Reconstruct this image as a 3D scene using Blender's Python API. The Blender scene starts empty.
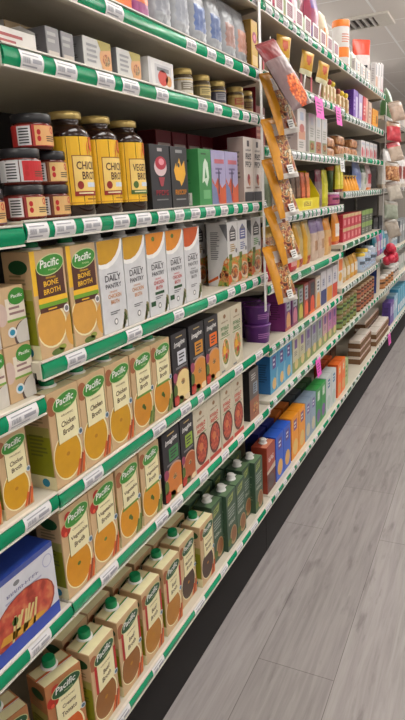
import bpy, bmesh, math, random
from mathutils import Matrix, Vector
random.seed(7)
PI = math.pi
scene = bpy.context.scene
COL = scene.collection

# ------------------------------------------------------------------ materials
def lin(c):
    return tuple(((v/255)/12.92 if v/255 <= .04045 else (((v/255)+.055)/1.055)**2.4) for v in c)
MATS = {}
def mat(c, rough=.5, metal=0., var=.06, kind=None, trans=0.):
    """plain procedural material: a base colour with a faint noise variation"""
    key = (tuple(c), rough, metal, var, kind, trans)
    if key in MATS: return MATS[key]
    m = bpy.data.materials.new('paint_%d_%d_%d' % tuple(c)); m.use_nodes = True
    nt = m.node_tree; b = nt.nodes['Principled BSDF']
    l = lin(c)
    b.inputs['Roughness'].default_value = rough
    b.inputs['Metallic'].default_value = metal
    if trans: b.inputs['Transmission Weight'].default_value = trans; b.inputs['IOR'].default_value = 1.2
    if var:
        tc = nt.nodes.new('ShaderNodeTexCoord'); n = nt.nodes.new('ShaderNodeTexNoise')
        n.inputs['Scale'].default_value = 38; n.inputs['Detail'].default_value = 2
        nt.links.new(tc.outputs['Object'], n.inputs['Vector'])
        mx = nt.nodes.new('ShaderNodeMix'); mx.data_type = 'RGBA'
        mx.inputs[6].default_value = (*[v*(1-var*2) for v in l], 1)
        mx.inputs[7].default_value = (*[min(1, v*(1+var*2)) for v in l], 1)
        nt.links.new(n.outputs['Fac'], mx.inputs[0]); nt.links.new(mx.outputs[2], b.inputs['Base Color'])
    else:
        b.inputs['Base Color'].default_value = (*l, 1)
    m.diffuse_color = (*l, 1)
    MATS[key] = m
    return m
def foodmat(name, cols, scale=60, rough=.35):
    """blotchy food-photo print: several colours thresholded from noise"""
    key = ('food', name)
    if key in MATS: return MATS[key]
    m = bpy.data.materials.new(name); m.use_nodes = True; nt = m.node_tree; b = nt.nodes['Principled BSDF']
    tc = nt.nodes.new('ShaderNodeTexCoord'); n = nt.nodes.new('ShaderNodeTexNoise')
    n.inputs['Scale'].default_value = scale; n.inputs['Detail'].default_value = 2
    r = nt.nodes.new('ShaderNodeValToRGB'); r.color_ramp.interpolation = 'EASE'
    k = len(cols)
    while len(r.color_ramp.elements) < k: r.color_ramp.elements.new(.5)
    for i, c in enumerate(cols):
        r.color_ramp.elements[i].position = .32+.36*i/max(1, k-1); r.color_ramp.elements[i].color = (*lin(c), 1)
    nt.links.new(tc.outputs['Object'], n.inputs['Vector']); nt.links.new(n.outputs['Fac'], r.inputs[0])
    nt.links.new(r.outputs[0], b.inputs['Base Color']); b.inputs['Roughness'].default_value = rough
    MATS[key] = m; return m

# ------------------------------------------------------------------ mesh collector
TXT = {}
def text_geo(s):
    if s in TXT: return TXT[s]
    cu = bpy.data.curves.new('t', 'FONT'); cu.body = s; cu.resolution_u = 2; cu.offset = .018
    ob = bpy.data.objects.new('t', cu); COL.objects.link(ob)
    dg = bpy.context.evaluated_depsgraph_get()
    me = ob.evaluated_get(dg).to_mesh()
    vs = [(v.co.x, v.co.y) for v in me.vertices]; fs = [tuple(p.vertices) for p in me.polygons]
    ob.evaluated_get(dg).to_mesh_clear()
    bpy.data.objects.remove(ob); bpy.data.curves.remove(cu)
    x0 = min(v[0] for v in vs); x1 = max(v[0] for v in vs); y0 = min(v[1] for v in vs); y1 = max(v[1] for v in vs)
    vs = [((x-x0)/(x1-x0), (y-y0)/(y1-y0)) for x, y in vs]
    # orientation
    out = []
    for f in fs:
        a = sum(vs[f[i]][0]*vs[f[(i+1) % len(f)]][1]-vs[f[(i+1) % len(f)]][0]*vs[f[i]][1] for i in range(len(f)))
        out.append(f if a > 0 else f[::-1])
    TXT[s] = (vs, out); return TXT[s]

class MB:
    def __init__(s): s.v = []; s.f = []; s.mi = []; s.ms = []; s.sm = []
    def idx(s, m):
        if m not in s.ms: s.ms.append(m)
        return s.ms.index(m)
    def add(s, vs, fs, m, smooth=False):
        o = len(s.v); s.v += [tuple(v) for v in vs]; i = s.idx(m)
        for f in fs: s.f.append([o+k for k in f]); s.mi.append(i); s.sm.append(smooth)
    def box(s, x0, x1, y0, y1, z0, z1, m, bev=0., taper=0.):
        bm = bmesh.new()
        r = bmesh.ops.create_cube(bm, size=1)
        for v in bm.verts:
            t = 1-taper if v.co.z > 0 else 1
            v.co = ((x0+x1)/2+v.co.x*(x1-x0)*t, (y0+y1)/2+v.co.y*(y1-y0)*t, (z0+z1)/2+v.co.z*(z1-z0))
        if bev: bmesh.ops.bevel(bm, geom=bm.edges[:], offset=bev, segments=2, affect='EDGES', profile=.6)
        bm.verts.index_update()
        s.add([v.co[:] for v in bm.verts], [[v.index for v in f.verts] for f in bm.faces], m); bm.free()
    def lathe(s, prof, m, c=(0, 0), seg=24, smooth=True, sy=1.):
        vs = []; fs = []; n = len(prof)
        for r, z in prof:
            for k in range(seg):
                a = 2*PI*k/seg; vs.append((c[0]+r*math.cos(a), c[1]+r*sy*math.sin(a), z))
        for i in range(n-1):
            for k in range(seg):
                fs.append((i*seg+k, i*seg+(k+1) % seg, (i+1)*seg+(k+1) % seg, (i+1)*seg+k))
        s.add(vs, fs, m, smooth)
        s.add(vs[:seg], [tuple(range(seg))[::-1]], m); s.add(vs[-seg:], [tuple(range(seg))], m)
    def tube(s, p0, p1, r, m, seg=8, r1=None):
        p0 = Vector(p0); p1 = Vector(p1); d = (p1-p0).normalized()
        a = d.orthogonal().normalized(); b = d.cross(a); vs = []
        for p, rr in ((p0, r), (p1, r if r1 is None else r1)):
            for k in range(seg):
                t = 2*PI*k/seg; vs.append(p+(a*math.cos(t)+b*math.sin(t))*rr)
        fs = [(k, (k+1) % seg, seg+(k+1) % seg, seg+k) for k in range(seg)]+[tuple(range(seg))[::-1], tuple(range(seg, 2*seg))]
        s.add(vs, fs, m, True)
    def ball(s, c, r, m, sc=(1, 1, 1), seg=12, rings=8):
        vs = []; fs = []
        for i in range(rings+1):
            ph = PI*i/rings
            for k in range(seg):
                t = 2*PI*k/seg
                vs.append((c[0]+r*sc[0]*math.sin(ph)*math.cos(t), c[1]+r*sc[1]*math.sin(ph)*math.sin(t), c[2]+r*sc[2]*math.cos(ph)))
        for i in range(rings):
            for k in range(seg): fs.append((i*seg+k, (i+1)*seg+k, (i+1)*seg+(k+1) % seg, i*seg+(k+1) % seg))
        s.add(vs, fs, m, True)
    def pouch(s, w, h, t, fn, nu=12, nv=18, base=0., x=0., wob=.0, crease=0.):
        """pillow bag facing +X, width along Y; fn(u,v) -> material; base>0 keeps the foot thick"""
        def th(u, v):
            e = (max(0, 1-abs(2*u-1)**3))**.6
            b = math.sin(PI*min(1, max(0, v)))**.55 if not base else min(1, (1-v)*2.4)**.7*(1-(1-min(1, v*9))*.25)
            return t/2*e*b
        rnd = random.Random(int(w*1e4)+int(h*1e4))
        wv = [[rnd.uniform(-1, 1)*wob for _ in range(nu+1)] for _ in range(nv+1)]
        for side in (1, -1):
            vs = []
            for j in range(nv+1):
                for i in range(nu+1):
                    u = i/nu; v = j/nv
                    pin = 1-.05*math.sin(PI*v)
                    edge = 0 if i in (0, nu) or j in (0, nv) else 1
                    vs.append((x+side*(th(u, v)+.0006)+edge*wv[j][i], (u-.5)*w*pin, v*h))
            for j in range(nv):
                for i in range(nu):
                    a = j*(nu+1)+i; q = (a, a+1, a+nu+2, a+nu+1)
                    mm = fn((i+.5)/nu, (j+.5)/nv, side)
                    pending = q if side > 0 else q[::-1]
                    s._pend = getattr(s, '_pend', [])
                    s._pend.append((pending, mm))
            o = len(s.v); s.v += vs
            for q, mm in s._pend: s.f.append([o+k for k in q]); s.mi.append(s.idx(mm)); s.sm.append(True)
            s._pend = []
    def build(s, name, parent=None, loc=None):
        me = bpy.data.meshes.new(name); me.from_pydata(s.v, [], s.f)
        for m in s.ms: me.materials.append(m)
        me.polygons.foreach_set('material_index', s.mi); me.polygons.foreach_set('use_smooth', s.sm)
        me.update()
        o = bpy.data.objects.new(name, me); COL.objects.link(o)
        if parent: o.parent = parent
        if loc: o.location = loc
        return o

class Art:
    """prints shapes on a face; map(u, v, n) gives the point. u to the right, v up, in metres"""
    def __init__(s, mb, W, H, mp, curved=False): s.mb = mb; s.W = W; s.H = H; s.mp = mp; s.curved = curved
    def _clip(s, p):
        for ax, lim, sg in ((0, 0, 1), (0, s.W, -1), (1, 0, 1), (1, s.H, -1)):
            q = []
            for i in range(len(p)):
                a = p[i]; b = p[(i+1) % len(p)]
                da = (a[ax]-lim)*sg; db = (b[ax]-lim)*sg
                if da >= 0: q.append(a)
                if da*db < 0:
                    t = da/(da-db); q.append((a[0]+(b[0]-a[0])*t, a[1]+(b[1]-a[1])*t))
            p = q
            if len(p) < 3: return []
        return p
    def poly(s, pts, m, L=1):
        p = s._clip([(u*s.W, v*s.H) for u, v in pts])
        if len(p) < 3: return
        s.mb.add([s.mp(u, v, L*.00018) for u, v in p], [tuple(range(len(p)))], m)
    def rect(s, u0, v0, u1, v1, m, L=1):
        n = 10 if s.curved else 1
        for k in range(n):
            a = u0+(u1-u0)*k/n; b = u0+(u1-u0)*(k+1)/n
            s.poly([(a, v0), (b, v0), (b, v1), (a, v1)], m, L)
    def ell(s, cu, cv, ru, rv, m, L=1, rot=0., seg=22):
        """ru, rv as fractions of the WIDTH so circles stay round"""
        P = []
        for k in range(seg):
            a = 2*PI*k/seg; x = ru*math.cos(a); y = rv*math.sin(a)
            P.append((cu+(x*math.cos(rot)-y*math.sin(rot)), cv+(x*math.sin(rot)+y*math.cos(rot))*s.W/s.H))
        s.poly(P, m, L)
    def text(s, t, u0, v0, u1, v1, m, L=2, shear=0., rise=0.):
        vs, fs = text_geo(t)
        out = [s.mp((u0+(u1-u0)*x)*s.W+shear*y*(v1-v0)*s.H, (v0+(v1-v0)*y+rise*x)*s.H, L*.00018) for x, y in vs]
        s.mb.add(out, fs, m)
    def lines(s, u0, v0, u1, v1, n, m, L=2, seed=1):
        r = random.Random(seed)
        dv = (v1-v0)/n
        for k in range(n):
            e = u0+(u1-u0)*r.uniform(.6, 1)
            s.rect(u0, v0+dv*(k+.25), e, v0+dv*(k+.75), m, L)
    def glyphs(s, u0, v0, u1, v1, n, m, L=2, seed=1):
        """a line of print too small to read: letter-like strokes"""
        r = random.Random(seed+n); du = (u1-u0)/n; dv = v1-v0
        for k in range(n):
            a = u0+du*k; b = a+du*.8; t = du*.26
            s.rect(a, v0, a+t, v1, m, L)
            for q in r.sample((0, .39, .78), r.choice((1, 2, 2))): s.rect(a+t, v0+dv*q, b, v0+dv*(q+.22), m, L)
            if r.random() < .6: s.rect(b-t, v0+(dv*.4 if r.random() < .5 else 0), b, v0+dv*(1 if r.random() < .6 else .5), m, L)
    def barcode(s, u0, v0, u1, v1, L=2):
        s.rect(u0, v0, u1, v1, WHITE, L)
        n = 9
        for k in range(n):
            a = u0+(u1-u0)*(.1+.8*k/n); s.rect(a, v0+(v1-v0)*.2, a+(u1-u0)*.8/n*(.35+.3*(k % 2)), v1-(v1-v0)*.12, INK, L+1)
def front(mb, w, h, x=0., z=0.): return Art(mb, w, h, lambda u, v, n: (x+n, u-w/2, z+v))
def left(mb, w, d, h, x=0., z=0.): return Art(mb, d, h, lambda u, v, n: (x-d+u, -w/2-n, z+v))
def top(mb, w, d, h, x=0.): return Art(mb, w, d, lambda u, v, n: (x-v, u-w/2, h+n))
def wrap(mb, r, z0, h, span, c=(0, 0), turn=0.):
    """label on a cylinder, centred on the direction turn (0 = +X); u runs left to right as seen from outside"""
    W = r*span
    return Art(mb, W, h, lambda u, v, n: (c[0]+(r+.0004+n)*math.cos(turn+(u/W-.5)*span), c[1]+(r+.0004+n)*math.sin(turn+(u/W-.5)*span), z0+v), True)

WHITE = mat((232, 230, 226), .5); INK = mat((38, 36, 38), .5); GREY = mat((120, 120, 122), .5)
CREAM = mat((236, 226, 180), .45); TAN = mat((203, 170, 128), .45); KRAFT = mat((150, 112, 72), .7)
LGREEN = mat((58, 138, 46), .4); DGREEN = mat((28, 78, 40), .4); CAPG = mat((0, 132, 78), .35)
OLIVE = mat((130, 130, 40), .45); MUST = mat((205, 150, 14), .4); ORANGE = mat((226, 132, 24), .4); BROWN = mat((84, 46, 34), .45)
YEL = mat((238, 186, 42), .4); RED = mat((186, 34, 34), .4); BLACK = mat((28, 27, 30), .35); CHAR = mat((48, 46, 50), .35)
BLUE = mat((34, 70, 176), .4); PURPLE = mat((96, 30, 118), .35); GOLD = mat((214, 188, 118), .3, .55); PINK = mat((238, 84, 190), .5)
LILAC = mat((168, 160, 196), .4); SILVER = mat((172, 174, 180), .35, .15); MAGENTA = mat((170, 34, 96), .4); TEAL = mat((40, 140, 170), .4)
CARROT = mat((206, 92, 30), .45); HERB = mat((86, 108, 42), .5); TOMATO = mat((184, 44, 26), .35); SOUPB = mat((146, 92, 34), .4); DSOUP = mat((70, 46, 34), .4)
STEW = foodmat('stew_print', [(70, 40, 24), (150, 62, 30), (206, 150, 90), (96, 80, 36), (226, 206, 170)], 62)
NOOD = foodmat('noodle_print', [(150, 50, 20), (214, 92, 34), (238, 150, 80)], 110)
SALAD = foodmat('vegetable_print', [(70, 96, 40), (150, 160, 70), (214, 110, 44), (230, 200, 150)], 55)
GRAINF = foodmat('bean_print', [(110, 40, 26), (180, 62, 40), (206, 110, 66)], 90)
PASTRY = foodmat('pastry_print', [(120, 70, 40), (176, 116, 70), (214, 170, 120)], 60)
SHELFM = mat((206, 198, 180), .5, 0, .03); RAILM = mat((222, 216, 204), .4); STRIPG = mat((0, 152, 102), .24, 0, .04); METAL = mat((150, 144, 134), .4, .3)

# ------------------------------------------------------------------ things
USED = {}
def tag(o, label=None, cat=None, group=None, kind=None):
    if label:
        n = len(label.split()); assert 4 <= n <= 16, (n, label)
        o['label'] = label
    if cat: o['category'] = cat
    if group: o['group'] = group
    if kind: o['kind'] = kind
    return o
def thing(name, loc=(0, 0, 0)):
    e = bpy.data.objects.new(name, None); COL.objects.link(e); e.location = loc; e.empty_display_size = .05; return e
def copy_tree(o, parent=None):
    c = o.copy(); COL.objects.link(c)
    if parent: c.parent = parent
    for ch in list(o.children): copy_tree(ch, c)
    return c
KINDS = {}; PROTO = {}
def kind(f): KINDS[f.__name__] = f; return f
def put(k, x, y, z, label, cat, group=None, rz=0., key=None, args=(), rx=0., ry=0., sc=None):
    kk = (k, args)
    if kk not in PROTO: o = PROTO[kk] = KINDS[k](*args)
    else: o = copy_tree(PROTO[kk])
    if x == -.02 and y < 2.02:                      # fronts stand close behind the price rail
        for d, nx in FRONTS.items():
            if abs(z-d-EPS) < 1e-4: y *= (.7143-nx)/(.7143-x); x = nx
    o.location = (x, y, z); o.rotation_euler = (rx, ry, rz); o.scale = sc or (1, 1, 1)
    for q in ('label', 'category', 'group'):
        if q in o: del o[q]
    tag(o, label, cat, group); return o
ORD = ['first', 'second', 'third', 'fourth', 'fifth', 'sixth', 'seventh', 'eighth', 'ninth', 'tenth', 'eleventh', 'twelfth']
EPS = .0006; FRONTS = {}
def row(k, z, X, spans, tmpl, cat, group=None, args=(), dx=None):
    for i, (a, b) in enumerate(spans):
        put(k, X+(dx[i] if dx else 0), (a+b)/2, z+EPS, tmpl.format(o=ORD[i]), cat, group, args=args)

# ------------------------------------------------------------------ cartons
def cap(parent, x, y, z, m, r=.0135, h=.013):
    b = MB(); b.lathe([(r*1.3, z), (r*1.3, z+.002), (r*1.12, z+.004)], WHITE, (x, y), 20)
    b.lathe([(r, z+.0035), (r*1.02, z+.005), (r, z+h-.002), (r*.88, z+h)], m, (x, y), 20)
    return b.build('cap', parent)
def pac_side(mb, w, d, h):
    a = left(mb, w, d, h)
    a.rect(.05, .14, .95, .56, mat((138, 140, 24), .45), 1); a.rect(.05, .56, .95, .66, mat((166, 158, 84), .45), 1); a.rect(0, 0, 1, .14, CREAM, 1)
    a.ell(.55, .86, .34, .2, DGREEN, 2); a.lines(.2, .66, .8, .8, 4, mat((150, 130, 90), .5), 3); a.lines(.16, .34, .84, .58, 6, mat((104, 108, 34), .5), 2)
    a.ell(.6, .07, .14, .14, TEAL, 2)
def pac_top(mb, w, d, h, edge):
    a = top(mb, w, d, h)
    a.rect(.02, .03, .98, .40, CREAM, 1); a.rect(0, .44, 1, .50, edge, 1); a.rect(.04, .54, .96, .96, mat((216, 204, 160), .5), 1)
    a.rect(0, .405, 1, .435, WHITE, 2)
def pacific(name, panel, soup, l1, l2, ink, capm=CAPG, edge=LGREEN, tomato=False, herb=False, band=None, h=.196, dark_logo=False, red=False, body=None):
    w, d = .0935, .064
    mb = MB(); mb.box(-d, 0, -w/2, w/2, 0, h, body or TAN, .0015)
    a = front(mb, w, h)
    if panel is CREAM:
        a.ell(.46, .295, .47, .535, CREAM, 1, 0, 28); a.ell(.45, .295, .435, .50, soup, 2, 0, 28)
        if herb: a.ell(.46, .30, .07, .06, HERB, 3); a.ell(.52, .27, .05, .07, HERB, 3, .6)
        else: a.ell(.46, .31, .06, .045, mat((176, 120, 20), .4) if not tomato else HERB, 3)
        # carrots, sticks, herbs at the lower right corner
        for k, (c, p) in enumerate(((CARROT, .70), (mat((150, 70, 40), .5), .80), (CARROT, .90))):
            a.poly([(p-.06, .02), (p+.02, .02), (p+.16, .17+.05*k), (p+.10, .19+.05*k)], c if not herb else (HERB if k != 1 else mat((120, 140, 60), .5)), 4)
        a.rect(.22, .45, .90, .90, CREAM, 4)
        if red: a.rect(.12, .46, .22, .80, RED, 5); a.rect(.90, .46, 1., .80, RED, 5)
        if band: a.rect(.16, .43, .94, .46, band, 5)
        a.rect(.20, .44, .22, .78, mat((120, 116, 70), .5), 5); a.rect(.90, .44, .92, .82, mat((120, 116, 70), .5), 5)
        a.text('ORGANIC', .36, .715, .76, .735, mat((120, 100, 60), .5), 6)
        hw = .033*len(l1); a.text(l1, .57-hw, .605, .57+hw, .662, ink, 6, .08, .012); hw = .036*len(l2); a.text(l2, .55-hw, .52, .55+hw, .577, ink, 6, .08, .012)
        a.ell(.93, .47, .075, .075, mat((200, 208, 214), .5), 7); a.ell(.93, .47, .05, .05, mat((80, 110, 130), .5), 8)
    else:
        a.ell(.42, .29, .46, .44, CREAM, 1); a.ell(.41, .29, .425, .40, soup, 2); a.ell(1.02, .20, .22, .34, soup, 3)
        a.rect(0, .6, .14, 1, YEL, 1)
        a.rect(.12, .43, .93, .84, panel, 4)
        a.rect(.10, .515, .97, .565, YEL, 5); a.rect(.10, .475, .97, .515, mat((110, 160, 40), .5), 5); a.text('ORGANIC', .38, .735, .68, .752, YEL, 6)
        a.text(l1, .30, .665, .74, .715, ink, 6, 0, .01); a.text(l2, .28, .59, .78, .64, ink, 6, 0, .01)
        a.lines(.35, .44, .75, .465, 1, YEL, 6); a.ell(.9, .42, .085, .085, WHITE, 6); a.ell(.9, .42, .055, .055, GREY, 7)
        a.ell(.5, .03, .2, .07, HERB, 5); a.ell(.65, .06, .12, .06, mat((140, 150, 60), .5), 5)
    if tomato: a.ell(.16, .78, .16, .15, TOMATO, 5); a.ell(.27, .90, .12, .12, TOMATO, 5); a.ell(.14, .74, .05, .05, mat((226, 90, 60), .4), 6)
    elif panel is CREAM: a.ell(.12, .86, .16, .2, mat((160, 96, 60), .5), 3)
    lg = DGREEN if dark_logo else LGREEN
    a.ell(.55, .86, .42, .20, mat((196, 206, 150), .5), 6, .14); a.ell(.55, .86, .40, .18, lg, 7, .14)
    a.text('Pacific', .24, .835, .80, .91, WHITE, 8, .2, .012); a.text('FOODS', .48, .805, .72, .82, mat((200, 214, 160), .5), 8)
    pac_side(mb, w, d, h); pac_top(mb, w, d, h, edge)
    o = mb.build(name); cap(o, -.046 if h > .2 else -.036, 0, h, capm, .0145, .02 if h > .2 else .013); return o
DINK = mat((86, 66, 44), .5)
@kind
def bone(): return pacific('broth_carton', BROWN, mat((214, 158, 70), .4), 'BONE', 'BROTH', YEL)
@kind
def chicken(): return pacific('broth_carton', CREAM, MUST, 'Chicken', 'Broth', DINK)
@kind
def chicken_low(): return pacific('broth_carton', CREAM, mat((206, 136, 30), .4), 'Chicken', 'Broth', DINK, herb=True, band=mat((110, 150, 60), .5))
@kind
def vegetable(): return pacific('broth_carton', CREAM, mat((212, 142, 16), .4), 'Vegetable', 'Broth', DINK, tomato=True)
@kind
def vegetable_low(): return pacific('broth_carton', CREAM, mat((212, 142, 16), .4), 'Vegetable', 'Broth', DINK, herb=True, band=mat((110, 150, 60), .5))
@kind
def beef(): return pacific('broth_carton', CREAM, SOUPB, 'Beef', 'Broth', DINK, dark_logo=True, red=True, h=.213)
@kind
def beef_low(): return pacific('broth_carton', CREAM, mat((176, 116, 30), .4), 'Beef', 'Broth', DINK, dark_logo=True, red=True, h=.213)
@kind
def mushroom(): return pacific('broth_carton', CREAM, DSOUP, 'Mushroom', 'Broth', DINK, dark_logo=True, h=.208)
@kind
def tomato_soup(): return pacific('soup_carton', CREAM, mat((204, 92, 30), .4), 'Creamy', 'Tomato', DINK, dark_logo=True, body=mat((178, 118, 72), .45), tomato=True, edge=CARROT, h=.21)
@kind
def short_soup():
    w, d, h = .066, .05, .101
    mb = MB(); mb.box(-d, 0, -w/2, w/2, 0, h, TAN, .0015); a = front(mb, w, h)
    a.rect(.28, .40, .98, .80, mat((226, 214, 196), .5), 1)
    a.ell(.72, .82, .32, .22, LGREEN, 3, .1); a.text('Pacific', .50, .80, .92, .86, WHITE, 4, .2)
    for k in range(3): a.text('Cream of', .42, .52+.09*k, .95, .57+.09*k, mat((150, 116, 112), .5), 2) if k == 2 else a.lines(.38, .50+.09*k, .98, .58+.09*k, 1, mat((150, 116, 112), .5), 2, k)
    a.rect(.28, .40, .98, .44, mat((120, 164, 60), .5), 2)
    a.ell(.95, .12, .5, .42, mat((90, 70, 62), .4), 1); a.ell(1.02, .14, .5, .40, mat((206, 200, 190), .4), 2); a.ell(.10, .55, .2, .3, mat((206, 180, 168), .5), 2)
    a.ell(.40, .22, .16, .14, mat((220, 226, 226), .4), 3); a.ell(.40, .22, .1, .08, TEAL, 4)
    return mb.build('soup_carton')
def pantry(soup, txt, tinted, second='BROTH', greenbox=False):
    w, d, h = .0925, .064, .196
    mb = MB(); W_ = mat((210, 210, 211), .42); mb.box(-d, 0, -w/2, w/2, 0, h, W_, .0015); a = front(mb, w, h)
    a.ell(.24, 1.06, .82, .76, mat((240, 238, 234), .3), 1); a.ell(.20, 1.08, .76, .70, soup, 2)
    if greenbox: a.ell(.36, .93, .08, .06, HERB, 3)
    a.text('DAILY', .20, .56, .84, .63, mat((84, 82, 86), .5), 3); a.text('PANTRY', .20, .485, .84, .535, mat((84, 82, 86), .5), 3); a.rect(.3, .64, .74, .648, CHAR, 3)
    a.text('ORGANIC', .34, .435, .66, .455, tinted, 3); a.text(txt, .26, .375, .80, .42, tinted, 3); a.text(second, .36, .31, .70, .355, tinted, 3)
    if greenbox: a.rect(.3, .25, .78, .285, DGREEN, 3); a.rect(.06, .12, .30, .18, DGREEN, 3)
    a.lines(.3, .19, .72, .235, 2, GREY, 3); a.ell(.5, .11, .08, .08, GREY, 3); a.ell(.5, .11, .05, .05, WHITE, 4)
    for k in range(5): a.ell(.80+.04*k, .03+.035*k, .05, .12, HERB if k % 2 else mat((150, 140, 100), .5), 3, -.5+.3*k)
    left(mb, w, d, h).lines(.15, .2, .85, .8, 14, GREY, 1); o = mb.build('broth_carton'); cap(o, -.036, 0, h, mat((200, 198, 196), .4)); return o
AMB = mat((196, 146, 30), .4)
@kind
def pantry_amber(): return pantry(AMB, 'CHICKEN', mat((206, 140, 84), .5))
@kind
def pantry_orange(): return pantry(mat((216, 134, 34), .4), 'CHICKEN', mat((196, 66, 54), .5), greenbox=True)
@kind
def pantry_red(): return pantry(mat((196, 84, 30), .4), 'VEGETABLE', mat((96, 96, 98), .5))
@kind
def house_box(ink=0):
    w, d, h = .082 if ink < 2 else .092, .07, .194
    mb = MB(); mb.box(-d, 0, -w/2, w/2, 0, h, mat((206, 204, 202), .42), .0015); a = front(mb, w, h)
    C = (mat((70, 66, 66), .5), mat((86, 90, 140), .5), mat((62, 60, 60), .5))[ink]
    a.poly([(.2, .70), (.8, .70), (.8, .86), (.5, .95), (.2, .86)], C, 2)
    for k in range(3): a.rect(.30, .74+.04*k, .70, .755+.04*k, WHITE, 3)
    a.poly([(.28, .865), (.72, .865), (.5, .925)], mat((120, 116, 116), .5), 3)
    a.lines(.24, .53, .78, .66, 4, (mat((160, 130, 70), .5), mat((90, 100, 150), .5), LGREEN)[ink], 3); a.ell(.82, .54, .09, .09, GREY, 3)
    a.rect(0, .02, 1, .44, SALAD, 1); a.ell(.62, .19, .40, .32, mat((206, 190, 166), .4), 2); a.ell(.62, .20, .33, .25, STEW, 3); a.ell(.2, .3, .16, .3, mat((120, 140, 70), .5), 2); a.ell(.1, .1, .2, .16, CARROT, 2)
    a.ell(.70, .22, .12, .08, mat((206, 100, 40), .4), 4); a.rect(.1, .40, .4, .50, HERB, 3); a.rect(.15, 0, .7, .05, mat((200, 180, 150), .5), 3)
    s = left(mb, w, d, h); s.lines(.18, .42, .62, .86, 15, GREY, 2, 3)
    s.poly([(.45, 0), (1, 0), (1, .48), (.8, .40)], SALAD, 1); s.ell(.85, .16, .30, .26, STEW, 2); s.poly([(0, .04), (.5, .12), (.5, .17), (0, .08)], CARROT, 2)
    s.poly([(.62, .97), (1, .97), (1, .7)], GREY, 2)
    o = mb.build('soup_carton'); cap(o, -.035, 0, h, mat((180, 178, 176), .4)); return o
@kind
def imagine(pc, soup, bowl, w=.094):
    d, h = .064, .196
    mb = MB(); mb.box(-d, 0, -w/2, w/2, 0, h, mat((34, 32, 36), .35), .0015); a = front(mb, w, h)
    a.rect(.3, .93, .7, .945, GOLD, 2); a.text('Imagine', .14, .78, .82, .88, WHITE, 3, .25, .02)
    a.rect(.34, .55, .88, .74, pc, 2); a.lines(.42, .58, .80, .71, 3, CHAR, 3); a.rect(.2, .5, .9, .53, GREY, 2)
    a.ell(.62, .24, .58, .56, mat((196, 150, 120), .5) if bowl else mat((120, 60, 40), .4), 2); a.ell(.64, .25, .50, .48, soup, 3)
    a.ell(.6, .30, .12, .09, STEW, 4)
    a.ell(.12, .40, .14, .15, mat((150, 60, 90), .4), 4); a.ell(.10, .22, .13, .2, HERB, 4); a.ell(.14, .08, .17, .17, TOMATO, 4); a.ell(.85, .05, .2, .1, mat((224, 200, 160), .5), 4)
    a.ell(.4, .06, .2, .12, HERB, 3)
    return mb.build('soup_carton')
@kind
def veg_soup(ink, w, bowlred, wide=False):
    d, h = .06, .196
    mb = MB(); mb.box(-d, 0, -w/2, w/2, 0, h, mat((204, 194, 170), .45), .0015); a = front(mb, w, h)
    a.ell(.5, .90, .10, .07, mat((140, 100, 60), .5), 2); a.glyphs(.24, .80, .78, .825, 9, mat((130, 104, 74), .5), 2)
    a.glyphs(.18, .68, .84, .745, 5, ink, 2, 4); a.glyphs(.22, .60, .80, .66, 4, ink, 2, 7)
    a.rect(.12, .565, .88, .575, LGREEN, 2)
    B = mat((120, 60, 34), .4) if bowlred else mat((226, 220, 200), .5)
    if bowlred: a.ell(.5, .33, .44, .55, mat((96, 48, 34), .4), 2); a.ell(.5, .335, .37, .46, GRAINF, 3); a.ell(.44, .37, .14, .14, mat((206, 120, 70), .4), 4); a.rect(.04, 0, .96, .07, mat((190, 70, 56), .5), 2)
    else: a.ell(.5, .31, .34, .52, B, 2); a.ell(.5, .33, .30, .44, SALAD, 3); a.ell(.42, .36, .13, .14, mat((232, 176, 50), .5), 4); a.ell(.55, .25, .1, .1, RED, 4); a.rect(.1, .02, .4, .05, GREY, 2)
    return mb.build('soup_carton')
@kind
def green_carton(): 
    w, d, h = .0825, .064, .208
    G = mat((58, 84, 62), .42); mb = MB(); mb.box(-d, 0, -w/2, w/2, 0, h, G, .0015); a = front(mb, w, h)
    a.poly([(.1, .80), (.62, .84), (.74, .97), (.18, .93)], mat((150, 160, 92), .45), 2); a.lines(.2, .85, .6, .92, 2, DGREEN, 3)
    a.lines(.14, .55, .85, .75, 4, mat((150, 160, 150), .5), 2, 5); a.glyphs(.16, .44, .8, .50, 6, mat((186, 190, 176), .5), 2)
    a.ell(.62, .20, .34, .42, mat((176, 140, 96), .4), 2); a.ell(.64, .21, .27, .34, mat((140, 88, 46), .4), 3); a.ell(.2, .14, .2, .16, HERB, 3)
    t = top(mb, w, d, h); t.rect(.03, .04, .97, .42, mat((96, 124, 88), .5), 1); t.rect(.03, .5, .97, .96, mat((56, 78, 56), .5), 1); t.rect(.5, .46, .98, .74, WHITE, 2)
    left(mb, w, d, h).lines(.15, .2, .85, .8, 12, mat((110, 130, 100), .5), 1)
    o = mb.build('broth_carton'); cap(o, -.036, 0, h, WHITE, .0135, .02); return o
@kind
def red_carton():
    w, d, h = .10, .066, .2
    R_ = mat((158, 62, 42), .42); mb = MB(); mb.box(-d, 0, -w/2, w/2, 0, h, R_, .0015); a = front(mb, w, h)
    a.rect(0, 0, 1, .42, mat((96, 40, 36), .45), 1); a.poly([(0, .42), (1, .42), (1, .55), (0, .48)], mat((206, 190, 170), .5), 2); a.glyphs(.2, .66, .8, .76, 5, WHITE, 2); a.ell(.5, .2, .34, .3, mat((80, 60, 60), .4), 2)
    t = top(mb, w, d, h); t.rect(.04, .04, .96, .42, mat((206, 130, 100), .5), 1); t.rect(.3, .44, 1, .5, WHITE, 1)
    o = mb.build('soup_carton'); cap(o, -.034, 0, h, WHITE, .0135, .02); return o
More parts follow.
